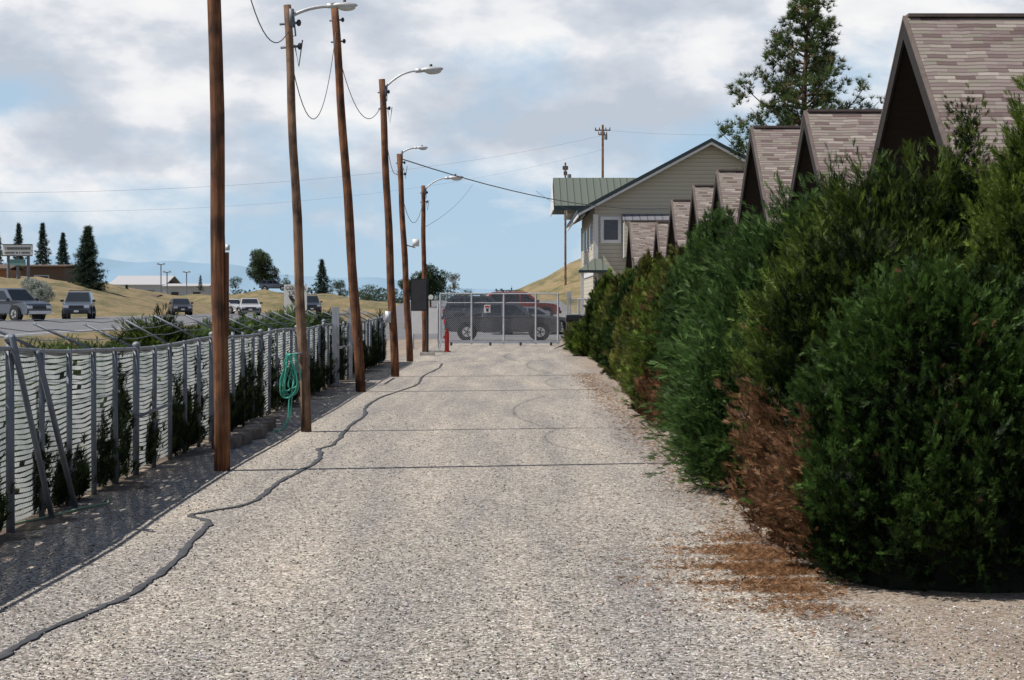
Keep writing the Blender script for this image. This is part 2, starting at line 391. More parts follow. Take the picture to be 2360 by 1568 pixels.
# ------------------------------------------------------------ right hedge
def br1(p):
    return np.clip(1.35-np.abs(p[:,0]-(1.80-.06*p[:,2]))/.20,0,1.1)*np.clip((1.35-p[:,2])/.35,0,1)*np.clip((p[:,1]-12.1)/.4,0,1)
def br6(p): return np.clip(1.2-np.abs(p[:,0]-2.1)/.35,0,1)*np.clip((1.0-p[:,2])/.4,0,1)
def br7(p): return .30*np.clip((2.6-p[:,2])/.5,0,1)*(p[:,0]<2.4)
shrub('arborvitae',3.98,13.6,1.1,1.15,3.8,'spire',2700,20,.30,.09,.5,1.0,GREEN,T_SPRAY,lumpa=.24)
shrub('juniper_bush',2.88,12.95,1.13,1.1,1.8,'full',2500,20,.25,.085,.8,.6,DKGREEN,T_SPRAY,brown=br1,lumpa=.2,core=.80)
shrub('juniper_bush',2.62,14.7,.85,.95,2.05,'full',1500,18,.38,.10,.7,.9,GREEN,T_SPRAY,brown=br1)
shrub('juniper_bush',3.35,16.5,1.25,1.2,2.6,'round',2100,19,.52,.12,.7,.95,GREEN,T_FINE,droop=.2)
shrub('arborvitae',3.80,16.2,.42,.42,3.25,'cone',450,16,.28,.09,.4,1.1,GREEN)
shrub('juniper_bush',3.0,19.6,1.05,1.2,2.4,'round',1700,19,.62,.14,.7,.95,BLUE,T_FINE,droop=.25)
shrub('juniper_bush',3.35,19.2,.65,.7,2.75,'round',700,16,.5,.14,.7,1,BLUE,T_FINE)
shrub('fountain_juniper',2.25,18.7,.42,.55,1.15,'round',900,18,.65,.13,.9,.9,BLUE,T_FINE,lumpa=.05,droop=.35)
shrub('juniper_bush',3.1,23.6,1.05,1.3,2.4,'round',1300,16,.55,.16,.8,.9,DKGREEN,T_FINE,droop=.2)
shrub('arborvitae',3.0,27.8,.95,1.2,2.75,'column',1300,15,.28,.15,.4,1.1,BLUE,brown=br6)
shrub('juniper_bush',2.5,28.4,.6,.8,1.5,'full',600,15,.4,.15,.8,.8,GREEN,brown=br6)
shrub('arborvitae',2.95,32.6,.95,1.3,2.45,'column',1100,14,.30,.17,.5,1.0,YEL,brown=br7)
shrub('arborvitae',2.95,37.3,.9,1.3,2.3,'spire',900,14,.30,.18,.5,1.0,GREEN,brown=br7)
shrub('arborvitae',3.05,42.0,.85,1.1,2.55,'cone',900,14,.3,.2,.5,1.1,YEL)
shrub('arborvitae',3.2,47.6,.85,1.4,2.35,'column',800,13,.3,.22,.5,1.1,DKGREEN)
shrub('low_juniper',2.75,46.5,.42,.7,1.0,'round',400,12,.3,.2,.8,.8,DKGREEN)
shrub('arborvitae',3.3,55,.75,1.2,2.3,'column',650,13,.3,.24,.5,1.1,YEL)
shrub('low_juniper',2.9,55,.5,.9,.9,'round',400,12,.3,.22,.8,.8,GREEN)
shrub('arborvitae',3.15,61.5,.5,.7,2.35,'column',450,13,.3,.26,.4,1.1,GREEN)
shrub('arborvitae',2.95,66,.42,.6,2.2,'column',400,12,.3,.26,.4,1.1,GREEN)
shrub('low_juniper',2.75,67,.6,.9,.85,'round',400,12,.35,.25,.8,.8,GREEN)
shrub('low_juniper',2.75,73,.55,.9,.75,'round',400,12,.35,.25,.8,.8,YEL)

# ------------------------------------------------------------ left: hedge behind fence
yy=9.0;i=0
LB=((0.015,0.034,0.010),(0.18,0.28,0.08))
while yy<58:
    r=random.uniform(.6,1.05)
    sc=.12+.10*(yy/50)
    cols=[LB,GREEN,LB][i%3]
    hh=random.uniform(.65,.95) if yy<28 else random.uniform(.85,1.3)
    shrub('juniper_bush',-5.45-random.uniform(0,.7),yy,r*.75,r*.9,hh,'round',int(520),14,.62,sc*1.1,.9,.7,cols,T_FINE,vis=False,lumpa=.25,droop=.35)
    yy+=r*1.45+random.uniform(.5,1.8); i+=1
P_=[];D_=[];C_=[];lowpan=[]
y0=10.5
while y0<60:
    w=random.uniform(.18,.5);hh=random.choice([.5,.75,1.0,1.15])*random.uniform(.8,1.1)
    n=int(520*w/.3); a=rng.uniform(-1,1,n)
    top=hh*(1-.6*np.abs(a)**1.5)*(1+.25*np.sin(a*9+y0))
    t=rng.uniform(0,1,n); lowpan.append((y0-w*.8,y0+w*.8,hh*.75))
    P_.append(np.stack([-4.0+rng.normal(0,.05,n),y0+a*w,.02+t*top],1))
    D_.append(np.stack([rng.normal(.1,.3,n),rng.normal(0,.4,n),rng.uniform(.6,1.2,n)],1))
    C_.append(np.array((.008,.014,.005))+np.array((.06,.085,.02))*rng.uniform(0,1,(n,1))**2.2)
    y0+=w+random.choice([.35,.5,.8,1.2])*(1+.005*y0)
P_=np.concatenate(P_)
scatter('fence_foliage',P_,np.concatenate(D_),.085+.002*P_[:,1],np.concatenate(C_),T_SPRAY)

# ------------------------------------------------------------ fence
m,nt,b=new_mat('woven_privacy_slats');N=nt.nodes;L=nt.links
b.inputs['Roughness'].default_value=.6
tc=N.new('ShaderNodeTexCoord');nn_=N.new('ShaderNodeTexNoise');nn_.inputs['Scale'].default_value=2.2;nn_.inputs['Detail'].default_value=5;L.new(tc.outputs['Object'],nn_.inputs['Vector'])
r=ramp(nt,[(.3,(.30,.34,.34)),(.5,(.46,.49,.49)),(.7,(.60,.62,.61))],nn_.outputs['Fac']);L.new(r.outputs[0],b.inputs['Base Color'])
t=N.new('ShaderNodeBsdfTranslucent');L.new(r.outputs[0],t.inputs['Color']);mx=N.new('ShaderNodeMixShader');mx.inputs[0].default_value=.55
L.new(b.outputs[0],mx.inputs[1]);L.new(t.outputs[0],mx.inputs[2]);L.new(mx.outputs[0],N['Material Output'].inputs['Surface'])
M['slat']=m
fence=empty('chain_link_fence')
FX=-3.98
def ftop(y): return 1.36+.16*math.exp(-((y-14)/2.2)**2)+.02*math.sin(y*.8)
mb=MB()
posts=[10.2+1.02*i for i in range(33)]+[45.6+1.1*i for i in range(13)]
for i,y in enumerate(posts):
    lean=random.uniform(-.012,.012); zt=ftop(y)+random.choice([0,0,.04])
    r=.026 if i%5 else .035
    mb.tube([(FX+.05,y,0),(FX+.05+lean,y+random.uniform(-.02,.02),zt)],r,'steel',8)
    if i%5==0: mb.ell((FX+.05+lean,y,zt+.02),(.045,.045,.035),'steel_m',8,5)
    if i%2==0: mb.tube([(FX+.05+lean,y,zt-.02),(FX-.50+random.uniform(-.03,.05),y-random.uniform(-.05,.12),zt+.27+random.uniform(-.05,.02))],.013,'steel',6)
for a in range(len(posts)-1):
    mb.tube([(FX+.05,posts[a],ftop(posts[a])-.02),(FX+.05,posts[a+1],ftop(posts[a+1])-.02)],.019,'steel_m',7,False)
for f in(.35,.65,1.0):
    pts=[(FX+.05-.55*f,y,ftop(y)+.27*f-.02*(i%2)) for i,y in enumerate(posts)]
    mb.tube(pts,.004,'steel',4)
mb.tube([(FX+.10,15.15,1.55),(FX+.13,16.35,.0)],.026,'steel',8)
mb.tube([(FX+.09,16.0,1.40),(FX+.16,17.1,.0)],.026,'steel',8)
mb.tube([(FX+.09,20.2,.62),(FX+.09,22.3,.66)],.018,'steel',6)
# chain-link wires (diagonals) of the fabric
for y in np.arange(9.6,30,.075):
    for s in(-1,1):
        h_=ftop(y)-.04; mb.add([(FX+.022,y,.03),(FX+.022,y+.005,.03),(FX+.022,y+s*h_*.9+.005,h_),(FX+.022,y+s*h_*.9,h_)],[(0,1,2,3)],'steel_m')
mb.obj('posts_and_rails',fence,True)
mb=MB(); ysl=np.arange(9.5,60,.17)
for r in range(33):
    z0=.05+r*.044; ph=random.uniform(-.25,.25); vs=[]
    for y in ysl:
        zz=min(z0,ftop(y)-.055)
        hgt=.034+.004*math.sin(y*11+r*1.7)
        q=.008*math.sin(2*math.pi*(y-10.2)/1.02+ph)+.004*math.sin(y*6.3+r*.7)+.008*math.sin(y*.6+r*.1)
        xx=FX+.006*math.sin(y*18.5+(r%2)*3.1)+.006*math.sin(y*1.5)
        vs+= [(xx,y,zz+q),(xx+.006,y,zz+q+hgt)]
    nseg=len(ysl)-1
    fs=[]
    for i in range(nseg):
        y=ysl[i]
        if 44.2<y<45.4: continue
        if random.random()<.02: continue
        if any(a<y<b_ and z0<h_ for a,b_,h_ in lowpan) and random.random()<.6: continue
        fs.append((2*i,2*i+2,2*i+3,2*i+1))
    mb.add(vs,fs,'slat')
mb.obj('woven_slats',fence)
mb=MB()
for y in(42.6,43.3,46.9):
    mb.box((FX+.1,y,.86),(.09,.09,1.72),'steel_w')
mb.box((FX+.08,45.1,.8),(.03,3.4,.05),'steel_w');mb.box((FX+.08,45.1,1.55),(.03,3.4,.05),'steel_w')
mb.obj('fence_gate')
mb=MB()
for y,x in [(20.9,-3.55),(21.6,-3.5),(22.5,-3.48),(23.2,-3.5),(24.0,-3.55),(24.8,-3.6)]:
    R=Matrix.Rotation(random.uniform(-.3,.3),3,'Z')
    mb.box((x,y+3.4,.07),(.26,.5,.15),'block',R)
mb.obj('edging_blocks',bevel=.02)

# ------------------------------------------------------------ light poles
def lamp_head(mb,p,R,s=1.0):
    p=Vector(p)
    mb.ell(p+R@Vector((.25*s,0,.01)),(.30*s,.12*s,.075*s),'lamp',14,8,R)
    mb.ell(p+R@Vector((.30*s,0,-.04*s)),(.20*s,.10*s,.075*s),'lens',14,8,R)
    mb.tube([p+R@Vector((.25*s,0,.06*s)),p+R@Vector((.25*s,0,.14*s))],.035*s,'dark',8)
    mb.box(p+R@Vector((-.06*s,0,0)),(.16*s,.11*s,.09*s),'lamp',R)
def light_pole(name,ub,vb,ut,vt,mat,w,lamp=None,extra=None):
    d=F*EYE/(vb-700); b0=at(ub,vb,d);b0.z=0;t0=at(ut,vt,d)
    mb=MB(); pts=[];rs=[]
    for i in range(13):
        f=i/12; p=b0.lerp(t0,f); p.x+=.010*math.sin(i*1.3); pts.append(p); rs.append(w*(1.08-.28*f)*random.uniform(.97,1.03))
    pts[0].z=-.05
    mb.tube(pts,rs,mat,18)
    if lamp:
        z,L,rise,tilt,sc=lamp
        a=b0.lerp(t0,(z)/(t0.z)); tip=a+Vector((L,0,rise))
        c=[];
        for i in range(9):
            f=i/8; c.append(Vector((a.x+L*f, a.y, a.z+rise*(1-(1-f)**2.3))))
        mb.tube(c,.026,'lamp',8)
        mb.tube([a+Vector((0,0,-.25)),a+Vector((.11,0,-.25)),c[1]],.012,'steel',6)
        mb.box(a+Vector((w*.8,0,0)),(.06,.12,.25),'steel')
        mb.tube([b0.lerp(t0,.97*(z)/(t0.z))+Vector((w+.02,0,-.2)),b0.lerp(t0,.9*(z)/(t0.z))+Vector((w+.06,0,-.1)),b0.lerp(t0,.93*(z)/(t0.z))+Vector((w+.12,0,.1))],.01,'slate_grey',5)
        lamp_head(mb,tip,Matrix.Rotation(-tilt,3,'Y'),sc)
    if extra: extra(mb,b0,t0)
    ob=mb.obj(name,smooth=True)
    return b0,t0,d
def clasp(mb,b0,t0):
    for f in(.90,.955):
        p=b0.lerp(t0,f); mb.tube([p+Vector((-.12,0,0)),p+Vector((.14,0,.02))],.018,'steel',6); mb.ell(p+Vector((.15,0,.02)),(.035,.035,.05),'dark',8,6)
def ex1(mb,b0,t0):
    p=b0.lerp(t0,2.05/t0.z); mb.box(p+Vector((.09,-.03,-.15)),(.035,.05,.9),'pole_a'); mb.box(p+Vector((.10,-.06,.35)),(.04,.04,.06),M['lamp'])
p1=light_pole('utility_pole',512,1086,486,-560,'pole_a',.080,None,ex1)
p2=light_pole('street_lamp',706,996,662,12,'pole_b',.068,(5.80,.64,.17,0,.62),clasp)
p3=light_pole('utility_pole',832,904,770,8,'pole_a',.095,None,clasp)
def ex4(mb,b0,t0):
    clasp(mb,b0,t0); p=b0.lerp(t0,1.47/t0.z); mb.box(p+Vector((-.1,-.1,0)),(.14,.1,.28),'lamp')
p4=light_pole('street_lamp',911,869,880,183,'pole_a',.096,(7.02,.95,.50,.06,1.0),ex4)
def ex5(mb,b0,t0):
    clasp(mb,b0,t0); z=3.63; p=b0.lerp(t0,z/t0.z)
    mb.tube([p,p+Vector((.35,0,-.1))],.02,'lamp',6); mb.box(p+Vector((.37,0,.05)),(.2,.15,.22),'white')
p5=light_pole('street_lamp',945,834,920,355,'pole_a',.10,(6.40,.55,.22,0,.62),ex5)
p6=light_pole('street_lamp',979,812,975,428,'pole_a',.095,(5.95,.95,.50,.05,1.0),clasp)
def wire(name,a,b,sag,r=.011,n=18):
    a=Vector(a);b=Vector(b);mb=MB()
    mb.tube([a.lerp(b,i/n)+Vector((0,0,-sag*4*(i/n)*(1-i/n))) for i in range(n+1)],r,'wirem',5); return mb.obj(name)
def onpole(p,z): return p[0].lerp(p[1],z/p[1].z)
wire('overhead_wire',onpole(p1,7.3),onpole(p2,5.62),1.05,.008)
wire('overhead_wire',onpole(p2,5.35),onpole(p3,7.35),1.35,.008)
wire('overhead_wire',onpole(p3,7.0),onpole(p4,6.75),.85,.009)
wire('overhead_wire',onpole(p4,6.4),onpole(p5,6.1),.75,.009)
wire('overhead_wire',onpole(p5,5.3),onpole(p6,5.6),.9,.010)
wire('overhead_wire',onpole(p5,6.3),at(1640,466,118),.9,.019)
wire('overhead_wire',onpole(p6,4.6),at(1090,425,140),.3,.009)
wire('overhead_wire',at(-200,445,150),at(1390,312,250),2.0,.009)
wire('overhead_wire',at(-200,485,150),at(1390,345,250),2.5,.007)
wire('overhead_wire',at(1390,300,250),at(2300,250,200),1.5,.012)
wire('overhead_wire',at(1235,440,118),at(1330,490,118),.15,.010)

def hose():
    mb=MB(); b=onpole(p2,1.0); cx=b.x-.16; y=b.y-.12
    for k in range(7):
        pts=[];ox=random.uniform(-.04,.04);h=random.uniform(.35,.68);w=random.uniform(.05,.09);ph=random.uniform(0,6)
        for i in range(25):
            a=2*math.pi*i/24; z=1.10-h*.5+h*.5*math.cos(a)
            pts.append((cx+ox+w*math.sin(a)*(1.1-.5*math.cos(a))+.03*math.sin(2*a+ph),y+.03*math.sin(a+k)-.02*k*.3,z))
        mb.tube(pts,.010,'hose',6)
    mb.tube([(cx,y,.95),(cx+.05,y-.02,.7),(cx-.02,y-.03,.45),(cx-.03,y-.03,.2),(cx-.1,y-.05,.05),(cx-.22,y-.15,.02)],.011,'hose',6)
    mb.tube([(cx+.05,y,.9),(cx+.02,y-.02,.5),(cx+.0,y-.03,.28),(cx-.06,y-.03,.10),(cx-.14,y-.05,.02)],.011,'hose',6)
    mb.box((cx+.10,y+.03,1.1),(.12,.05,.03),'steel')
    mb.obj('garden_hose',smooth=True)
hose()
mb=MB(); mb.tube([at(-60,1225,15.3).xy.to_3d()+Vector((0,0,.02)),Vector((-4.05,15.7,.02)),Vector((-3.85,16.4,.02)),Vector((-3.75,17.0,.02)),Vector((-3.6,17.4,.02)),Vector((-3.7,17.9,.02))],.010,plain('faded_hose',(.22,.33,.22),.6),6); mb.obj('thin_hose',smooth=True)
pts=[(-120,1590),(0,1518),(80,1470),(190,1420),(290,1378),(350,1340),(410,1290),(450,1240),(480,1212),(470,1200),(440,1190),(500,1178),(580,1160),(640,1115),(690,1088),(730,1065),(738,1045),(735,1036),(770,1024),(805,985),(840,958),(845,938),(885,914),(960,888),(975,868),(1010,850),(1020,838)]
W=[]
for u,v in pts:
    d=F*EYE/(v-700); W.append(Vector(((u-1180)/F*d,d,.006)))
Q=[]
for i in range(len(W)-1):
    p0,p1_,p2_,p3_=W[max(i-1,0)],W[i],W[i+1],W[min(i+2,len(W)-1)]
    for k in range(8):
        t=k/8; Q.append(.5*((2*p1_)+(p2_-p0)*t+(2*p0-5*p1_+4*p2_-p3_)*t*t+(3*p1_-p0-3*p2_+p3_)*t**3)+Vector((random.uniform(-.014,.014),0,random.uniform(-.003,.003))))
mb=MB(); mb.tube(Q,[.030+.006*math.sin(i*.9)+random.uniform(-.004,.004) for i in range(len(Q))],'slate_grey',8)
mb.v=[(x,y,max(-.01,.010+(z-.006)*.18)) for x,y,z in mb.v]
mb.obj('dark_ground_line',smooth=True)  # thin dark wandering line, flattened onto the gravel

# ------------------------------------------------------------ A-frame chalets
def shingle_mat():
    m,nt,b=new_mat('wood_shingles');N=nt.nodes;L=nt.links
    tc=N.new('ShaderNodeTexCoord');sp=N.new('ShaderNodeSeparateXYZ');L.new(tc.outputs['Object'],sp.inputs[0])
    mpw=N.new('ShaderNodeMapping');mpw.inputs['Scale'].default_value=(2.2,.01,.6);L.new(tc.outputs['Object'],mpw.inputs[0])
    nw=N.new('ShaderNodeTexNoise');nw.inputs['Scale'].default_value=1.5;nw.inputs['Detail'].default_value=4;L.new(mpw.outputs[0],nw.inputs['Vector'])
    z=mth(nt,'ADD',mth(nt,'DIVIDE',sp.outputs[2],.062),mth(nt,'MULTIPLY',nw.outputs['Fac'],.55))
    row=mth(nt,'FLOOR',z);fr=mth(nt,'FRACT',z)
    wn=N.new('ShaderNodeTexWhiteNoise');wn.noise_dimensions='1D';L.new(row,wn.inputs['W'])
    xx=mth(nt,'ADD',mth(nt,'DIVIDE',sp.outputs[0],.30),mth(nt,'MULTIPLY',wn.outputs['Value'],13.7))
    cell=mth(nt,'FLOOR',xx)
    cb=N.new('ShaderNodeCombineXYZ');L.new(cell,cb.inputs[0]);L.new(row,cb.inputs[1])
    w2=N.new('ShaderNodeTexWhiteNoise');w2.noise_dimensions='2D';L.new(cb.outputs[0],w2.inputs['Vector'])
    r=ramp(nt,[(0,(.115,.075,.07)),(.3,(.20,.155,.145)),(.55,(.25,.21,.19)),(.8,(.20,.18,.145)),(1,(.36,.31,.285))],w2.outputs['Value'])
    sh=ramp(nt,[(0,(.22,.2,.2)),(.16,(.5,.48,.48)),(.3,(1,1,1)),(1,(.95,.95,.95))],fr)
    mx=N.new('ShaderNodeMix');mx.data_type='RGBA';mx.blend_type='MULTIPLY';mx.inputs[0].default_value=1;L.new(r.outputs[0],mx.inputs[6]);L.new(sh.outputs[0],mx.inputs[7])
    L.new(mx.outputs[2],b.inputs['Base Color']);b.inputs['Roughness'].default_value=.9
    bp=N.new('ShaderNodeBump');bp.invert=True;bp.inputs['Strength'].default_value=.5;bp.inputs['Distance'].default_value=.02;L.new(fr,bp.inputs['Height']);L.new(bp.outputs[0],b.inputs['Normal'])
    return m
M['shing']=shingle_mat()
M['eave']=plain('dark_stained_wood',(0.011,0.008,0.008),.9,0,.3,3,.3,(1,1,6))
M['trim']=plain('weathered_fascia',(0.13,0.10,0.09),.9,0,.2,5)
def chalet(d,zp,half,slope=.76,X=6.07,ln=9):
    mb=MB(); zr=lambda o:zp-slope*o; ze=zr(half)
    for sgn in(-1,1):
        pts=[(X,d,zp),(X,d+sgn*half,ze),(X+ln,d+sgn*half,ze),(X+ln,d,zp)]
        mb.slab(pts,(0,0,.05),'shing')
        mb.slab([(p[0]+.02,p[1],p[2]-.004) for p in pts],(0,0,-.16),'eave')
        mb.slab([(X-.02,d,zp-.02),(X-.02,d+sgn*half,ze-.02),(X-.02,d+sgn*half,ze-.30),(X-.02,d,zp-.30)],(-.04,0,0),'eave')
        mb.slab([(X-.065,d,zp+.055),(X-.065,d+sgn*half,ze+.055),(X-.065,d+sgn*half,ze+.0),(X-.065,d,zp+.0)],(.06,0,0),'trim')
    mb.box((X+ln/2,d,zp+.05),(ln,.22,.05),'trim')
    xw=X+2.0; hw=half-.35; z=0
    while z<zp-.3:
        z1=min(z+.22,zp-.3)
        w0=min(hw,(zp-.2-z)/slope); w1=min(hw,(zp-.2-z1)/slope)
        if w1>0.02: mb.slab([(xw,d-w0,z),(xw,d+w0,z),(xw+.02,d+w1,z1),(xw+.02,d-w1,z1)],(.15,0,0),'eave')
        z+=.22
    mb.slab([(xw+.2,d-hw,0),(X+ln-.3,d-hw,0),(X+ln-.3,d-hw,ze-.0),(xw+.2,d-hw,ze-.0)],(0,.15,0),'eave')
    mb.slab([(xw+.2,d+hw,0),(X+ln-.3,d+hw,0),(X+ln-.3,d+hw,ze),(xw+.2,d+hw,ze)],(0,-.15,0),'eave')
    mb.box((xw-.03,d,1.05),(.06,.95,2.1),'trim')
    mb.box((xw-.02,d+1.7,1.5),(.05,1.2,1.1),'glass')
    mb.obj('a_frame_chalet')
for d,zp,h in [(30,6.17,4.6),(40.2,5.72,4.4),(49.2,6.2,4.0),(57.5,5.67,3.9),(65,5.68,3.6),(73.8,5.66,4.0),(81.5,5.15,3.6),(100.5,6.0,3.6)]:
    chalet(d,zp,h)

# ------------------------------------------------------------ two-storey house
def siding(name,col,row=.19):
    m,nt,b=new_mat(name);N=nt.nodes;L=nt.links
    tc=N.new('ShaderNodeTexCoord');sp=N.new('ShaderNodeSeparateXYZ');L.new(tc.outputs['Object'],sp.inputs[0])
    fr=mth(nt,'FRACT',mth(nt,'DIVIDE',sp.outputs[2],row))
    c=[x for x in col]
    r=ramp(nt,[(0,tuple(x*.45 for x in c)),(.14,tuple(x*.9 for x in c)),(1,tuple(x*1.05 for x in c))],fr)
    L.new(r.outputs[0],b.inputs['Base Color']);b.inputs['Roughness'].default_value=.7
    bp=N.new('ShaderNodeBump');bp.invert=True;bp.inputs['Distance'].default_value=.03;L.new(fr,bp.inputs['Height']);L.new(bp.outputs[0],b.inputs['Normal'])
    return m
M['siding']=siding('lap_siding',(.46,.42,.33),.24)
def seam_mat(name,col):
    m,nt,b=new_mat(name);N=nt.nodes;L=nt.links
    tc=N.new('ShaderNodeTexCoord');sp=N.new('ShaderNodeSeparateXYZ');L.new(tc.outputs['Object'],sp.inputs[0])
    fr=mth(nt,'FRACT',mth(nt,'DIVIDE',sp.outputs[0],.45))
    r=ramp(nt,[(0,tuple(x*.35 for x in col)),(.12,tuple(x*.5 for x in col)),(.16,col),(1,tuple(x*1.1 for x in col))],fr)
    L.new(r.outputs[0],b.inputs['Base Color']);b.inputs['Roughness'].default_value=.6
    return m
M['seam']=seam_mat('standing_seam_roof',(.115,.135,.11));M['seamg']=seam_mat('grey_awning_roof',(.17,.17,.20))
M['navy']=plain('dark_green_fascia',(.012,.028,.034),.5)
M['blind']=plain('window_blind',(.07,.08,.10),.5,0,.2,3,0,(1,1,12))
M['wtrim']=plain('white_trim',(.62,.62,.62),.6,0,.05)
def house():
    mb=MB();Y=118;X0,X1=5.0,19.0;XP=12.0;ez=7.44;pz=11.75;sl=(pz-ez)/(XP-3.93)
    wz=lambda x:ez+sl*(min(x,24-x)-3.93)-.28
    mb.slab([(X0,Y,0),(X1,Y,0),(X1,Y,wz(X1)),(XP,Y,wz(XP)),(X0,Y,wz(X0))],(0,.2,0),'siding')
    mb.slab([(X0,Y+.21,0),(X0,Y+22,0),(X0,Y+22,wz(X0)),(X0,Y+.21,wz(X0))],(.2,0,0),'siding')
    mb.slab([(X1,Y+.21,0),(X1,Y+22,0),(X1,Y+22,wz(X1)),(X1,Y+.21,wz(X1))],(-.2,0,0),'siding')
    mb.slab([(X0+.25,Y+22,0),(X1-.25,Y+22,0),(X1-.25,Y+22,wz(X1)),(XP,Y+22,wz(XP)),(X0+.25,Y+22,wz(X0))],(0,-.2,0),'siding')
    for s in(0,1):
        xe=3.93 if s==0 else 20.07
        pts=[(XP,Y-.7,pz),(xe,Y-.7,ez),(xe,Y+22.6,ez),(XP,Y+22.6,pz)]
        mb.slab(pts,(0,0,-.22),'navy')
        mb.slab([(XP,Y-.66,pz-.225),(xe+.05*(1-2*s),Y-.66,ez-.225),(xe+.05*(1-2*s),Y-.66,ez-.38),(XP,Y-.66,pz-.38)],(0,.05,0),'wtrim')
        mb.box((xe+.06*(1-2*s),Y+10.9,ez-.33),(.06,22.8,.2),'wtrim')
    mb.box((X0+.06,Y-.03,3.6),(.30,.06,7.2),'wtrim'); mb.box((X0-.03,Y+.09,3.6),(.06,.3,7.2),'wtrim'); mb.box((X0-.03,Y+21.8,3.6),(.06,.3,7.2),'wtrim')
    mb.box((X0-.03,Y+11,3.65),(.05,21.4,.25),'wtrim')
    def win(xa,xb,za,zb):
        cx,cz=(xa+xb)/2,(za+zb)/2
        mb.box((cx,Y-.04,cz),(xb-xa,.08,zb-za),'wtrim'); mb.box((cx,Y-.09,cz),(xb-xa-.4,.03,zb-za-.4),'blind')
        mb.box((cx,Y-.11,cz),(.05,.02,zb-za-.4),'wtrim') if xb-xa>1.5 else None
    win(5.35,6.6,5.45,7.05); win(5.5,7.3,.9,3.25); win(8.0,10,.9,3.25); win(11,13,5.2,7.0)
    mb.slab([(6.75,Y-.01,4.6),(6.75,Y-1.0,4.6),(6.75,Y-1.0,6.75),(6.75,Y-.01,7.1)],(2.9,0,0),'siding')
    mb.slab([(6.65,Y-1.15,6.74),(9.75,Y-1.15,6.74),(9.75,Y-.02,7.14),(6.65,Y-.02,7.14)],(0,0,.07),'seamg')
    mb.box((6.72,Y-.5,5.6),(.05,.9,2.1),'wtrim'); mb.box((8.2,Y-1.03,5.5),(2.4,.05,1.3),'blind')
    A=[(4.0,Y-1.6,3.80),(5.95,Y-1.6,3.80),(5.95,Y-.02,3.80),(4.0,Y-.02,3.80)];T=[(4.9,Y-.5,4.50),(5.3,Y-.5,4.50)]
    mb.add(A+T,[(0,1,5,4),(1,2,5),(0,4,3),(2,3,4,5)],'seam'); mb.slab([(a[0],a[1],3.795) for a in A],(0,0,-.14),'navy')
    mb.box((4.2,Y-1.4,1.83),(.18,.18,3.6),'wtrim')
    mb.box((4.97,Y+1.6,1.05),(.05,1.0,2.1),'white')
    for yy_ in(5,10,15): mb.box((4.96,Y+yy_,6.0),(.06,1.2,1.5),'wtrim'); mb.box((4.92,Y+yy_,6.0),(.04,.9,1.2),'glass')
    y0=126;yr=131
    mb.slab([(2.75,y0,8.0),(8.6,y0,8.0),(8.6,yr,10.12),(2.75,yr,10.12)],(0,0,.12),'seam')
    mb.slab([(2.75,yr,10.12),(8.6,yr,10.12),(8.6,yr+5,8.0),(2.75,yr+5,8.0)],(0,0,.12),'seam')
    mb.box((5.6,y0-.03,7.97),(5.8,.05,.3),'navy')
    mb.slab([(2.70,y0,7.85),(2.70,yr,9.98),(2.70,yr+5,7.85)],(-.05,0,0),'wtrim')
    mb.slab([(3.6,y0+.8,7.6),(3.6,yr+4.2,7.6),(3.6,yr+4.2,8.2),(3.6,yr,10.0),(3.6,y0+.8,8.2)],(1.2,0,0),'siding')
    mb.obj('two_storey_house')
house()

# ------------------------------------------------------------ gate
m,nt,b=new_mat('chain_link_mesh');N=nt.nodes;L=nt.links
tc=N.new('ShaderNodeTexCoord');sp=N.new('ShaderNodeSeparateXYZ');L.new(tc.outputs['Object'],sp.inputs[0])
outs=[]
for op in('ADD','SUBTRACT'):
    f_=mth(nt,'FRACT',mth(nt,'DIVIDE',mth(nt,op,sp.outputs[0],sp.outputs[2]),.085)); outs.append(mth(nt,'LESS_THAN',f_,.075))
L.new(mth(nt,'MAXIMUM',outs[0],outs[1]),b.inputs['Alpha']);b.inputs['Base Color'].default_value=(.5,.52,.56,1)
M['mesh']=m
def gate():
    mb=MB();y=83.5;k=y/F
    X=lambda u:(u-1180)*k; Z=lambda v:EYE-(v-700)*k
    for u in(1015,1087,1161,1235,1286): mb.tube([(X(u),y,.06),(X(u),y,Z(677))],.04,'steel_w',8)
    mb.tube([(X(1015),y,Z(677)),(X(1286),y,Z(677))],.03,'steel_w',8)
    mb.tube([(X(1015),y,Z(698)),(X(1286),y,Z(698))],.018,'steel_w',8)
    mb.box((X(1150),y,.16),(X(1292)-X(1010),.12,.13),'steel_w')
    mb.poly([(X(1015),y+.03,.2),(X(1286),y+.03,.2),(X(1286),y+.03,Z(677)),(X(1015),y+.03,Z(677))],'mesh')
    for u in(1040,1130,1200,1270): mb.tube([(X(u),y-.05,.0),(X(u),y-.05,.14)],.05,'dark',8)
    mb.box((X(1123),y-.06,Z(712)),(.27,.02,.34),'white'); mb.box((X(1123),y-.075,Z(707)),(.20,.01,.07),'red')
    mb.box((X(1123),y-.075,Z(715)),(.10,.01,.13),'dark')
    for u in(1309,1315): mb.box((X(u),y+.2,Z(672)/2),(.07,.09,Z(672)),'steel_w')
    mb.box((X(1312),y+.2,Z(680)),(.2,.2,.3),'steel_w')
    mb.obj('sliding_gate',smooth=False)
    mb=MB()
    for u in(1335,1358,1400): mb.tube([(X(u),y+1,0),(X(u),y+1,Z(690))],.035,'steel_w',8)
    for v in(690,725): mb.tube([(X(1315),y+1,Z(v)),(X(1420),y+1,Z(v))],.03,'steel_w',8)
    mb.poly([(X(1315),y+1.03,0),(X(1420),y+1.03,0),(X(1420),y+1.03,Z(690)),(X(1315),y+1.03,Z(690))],'mesh')
    mb.obj('chain_link_fence')
gate()
mb=MB()
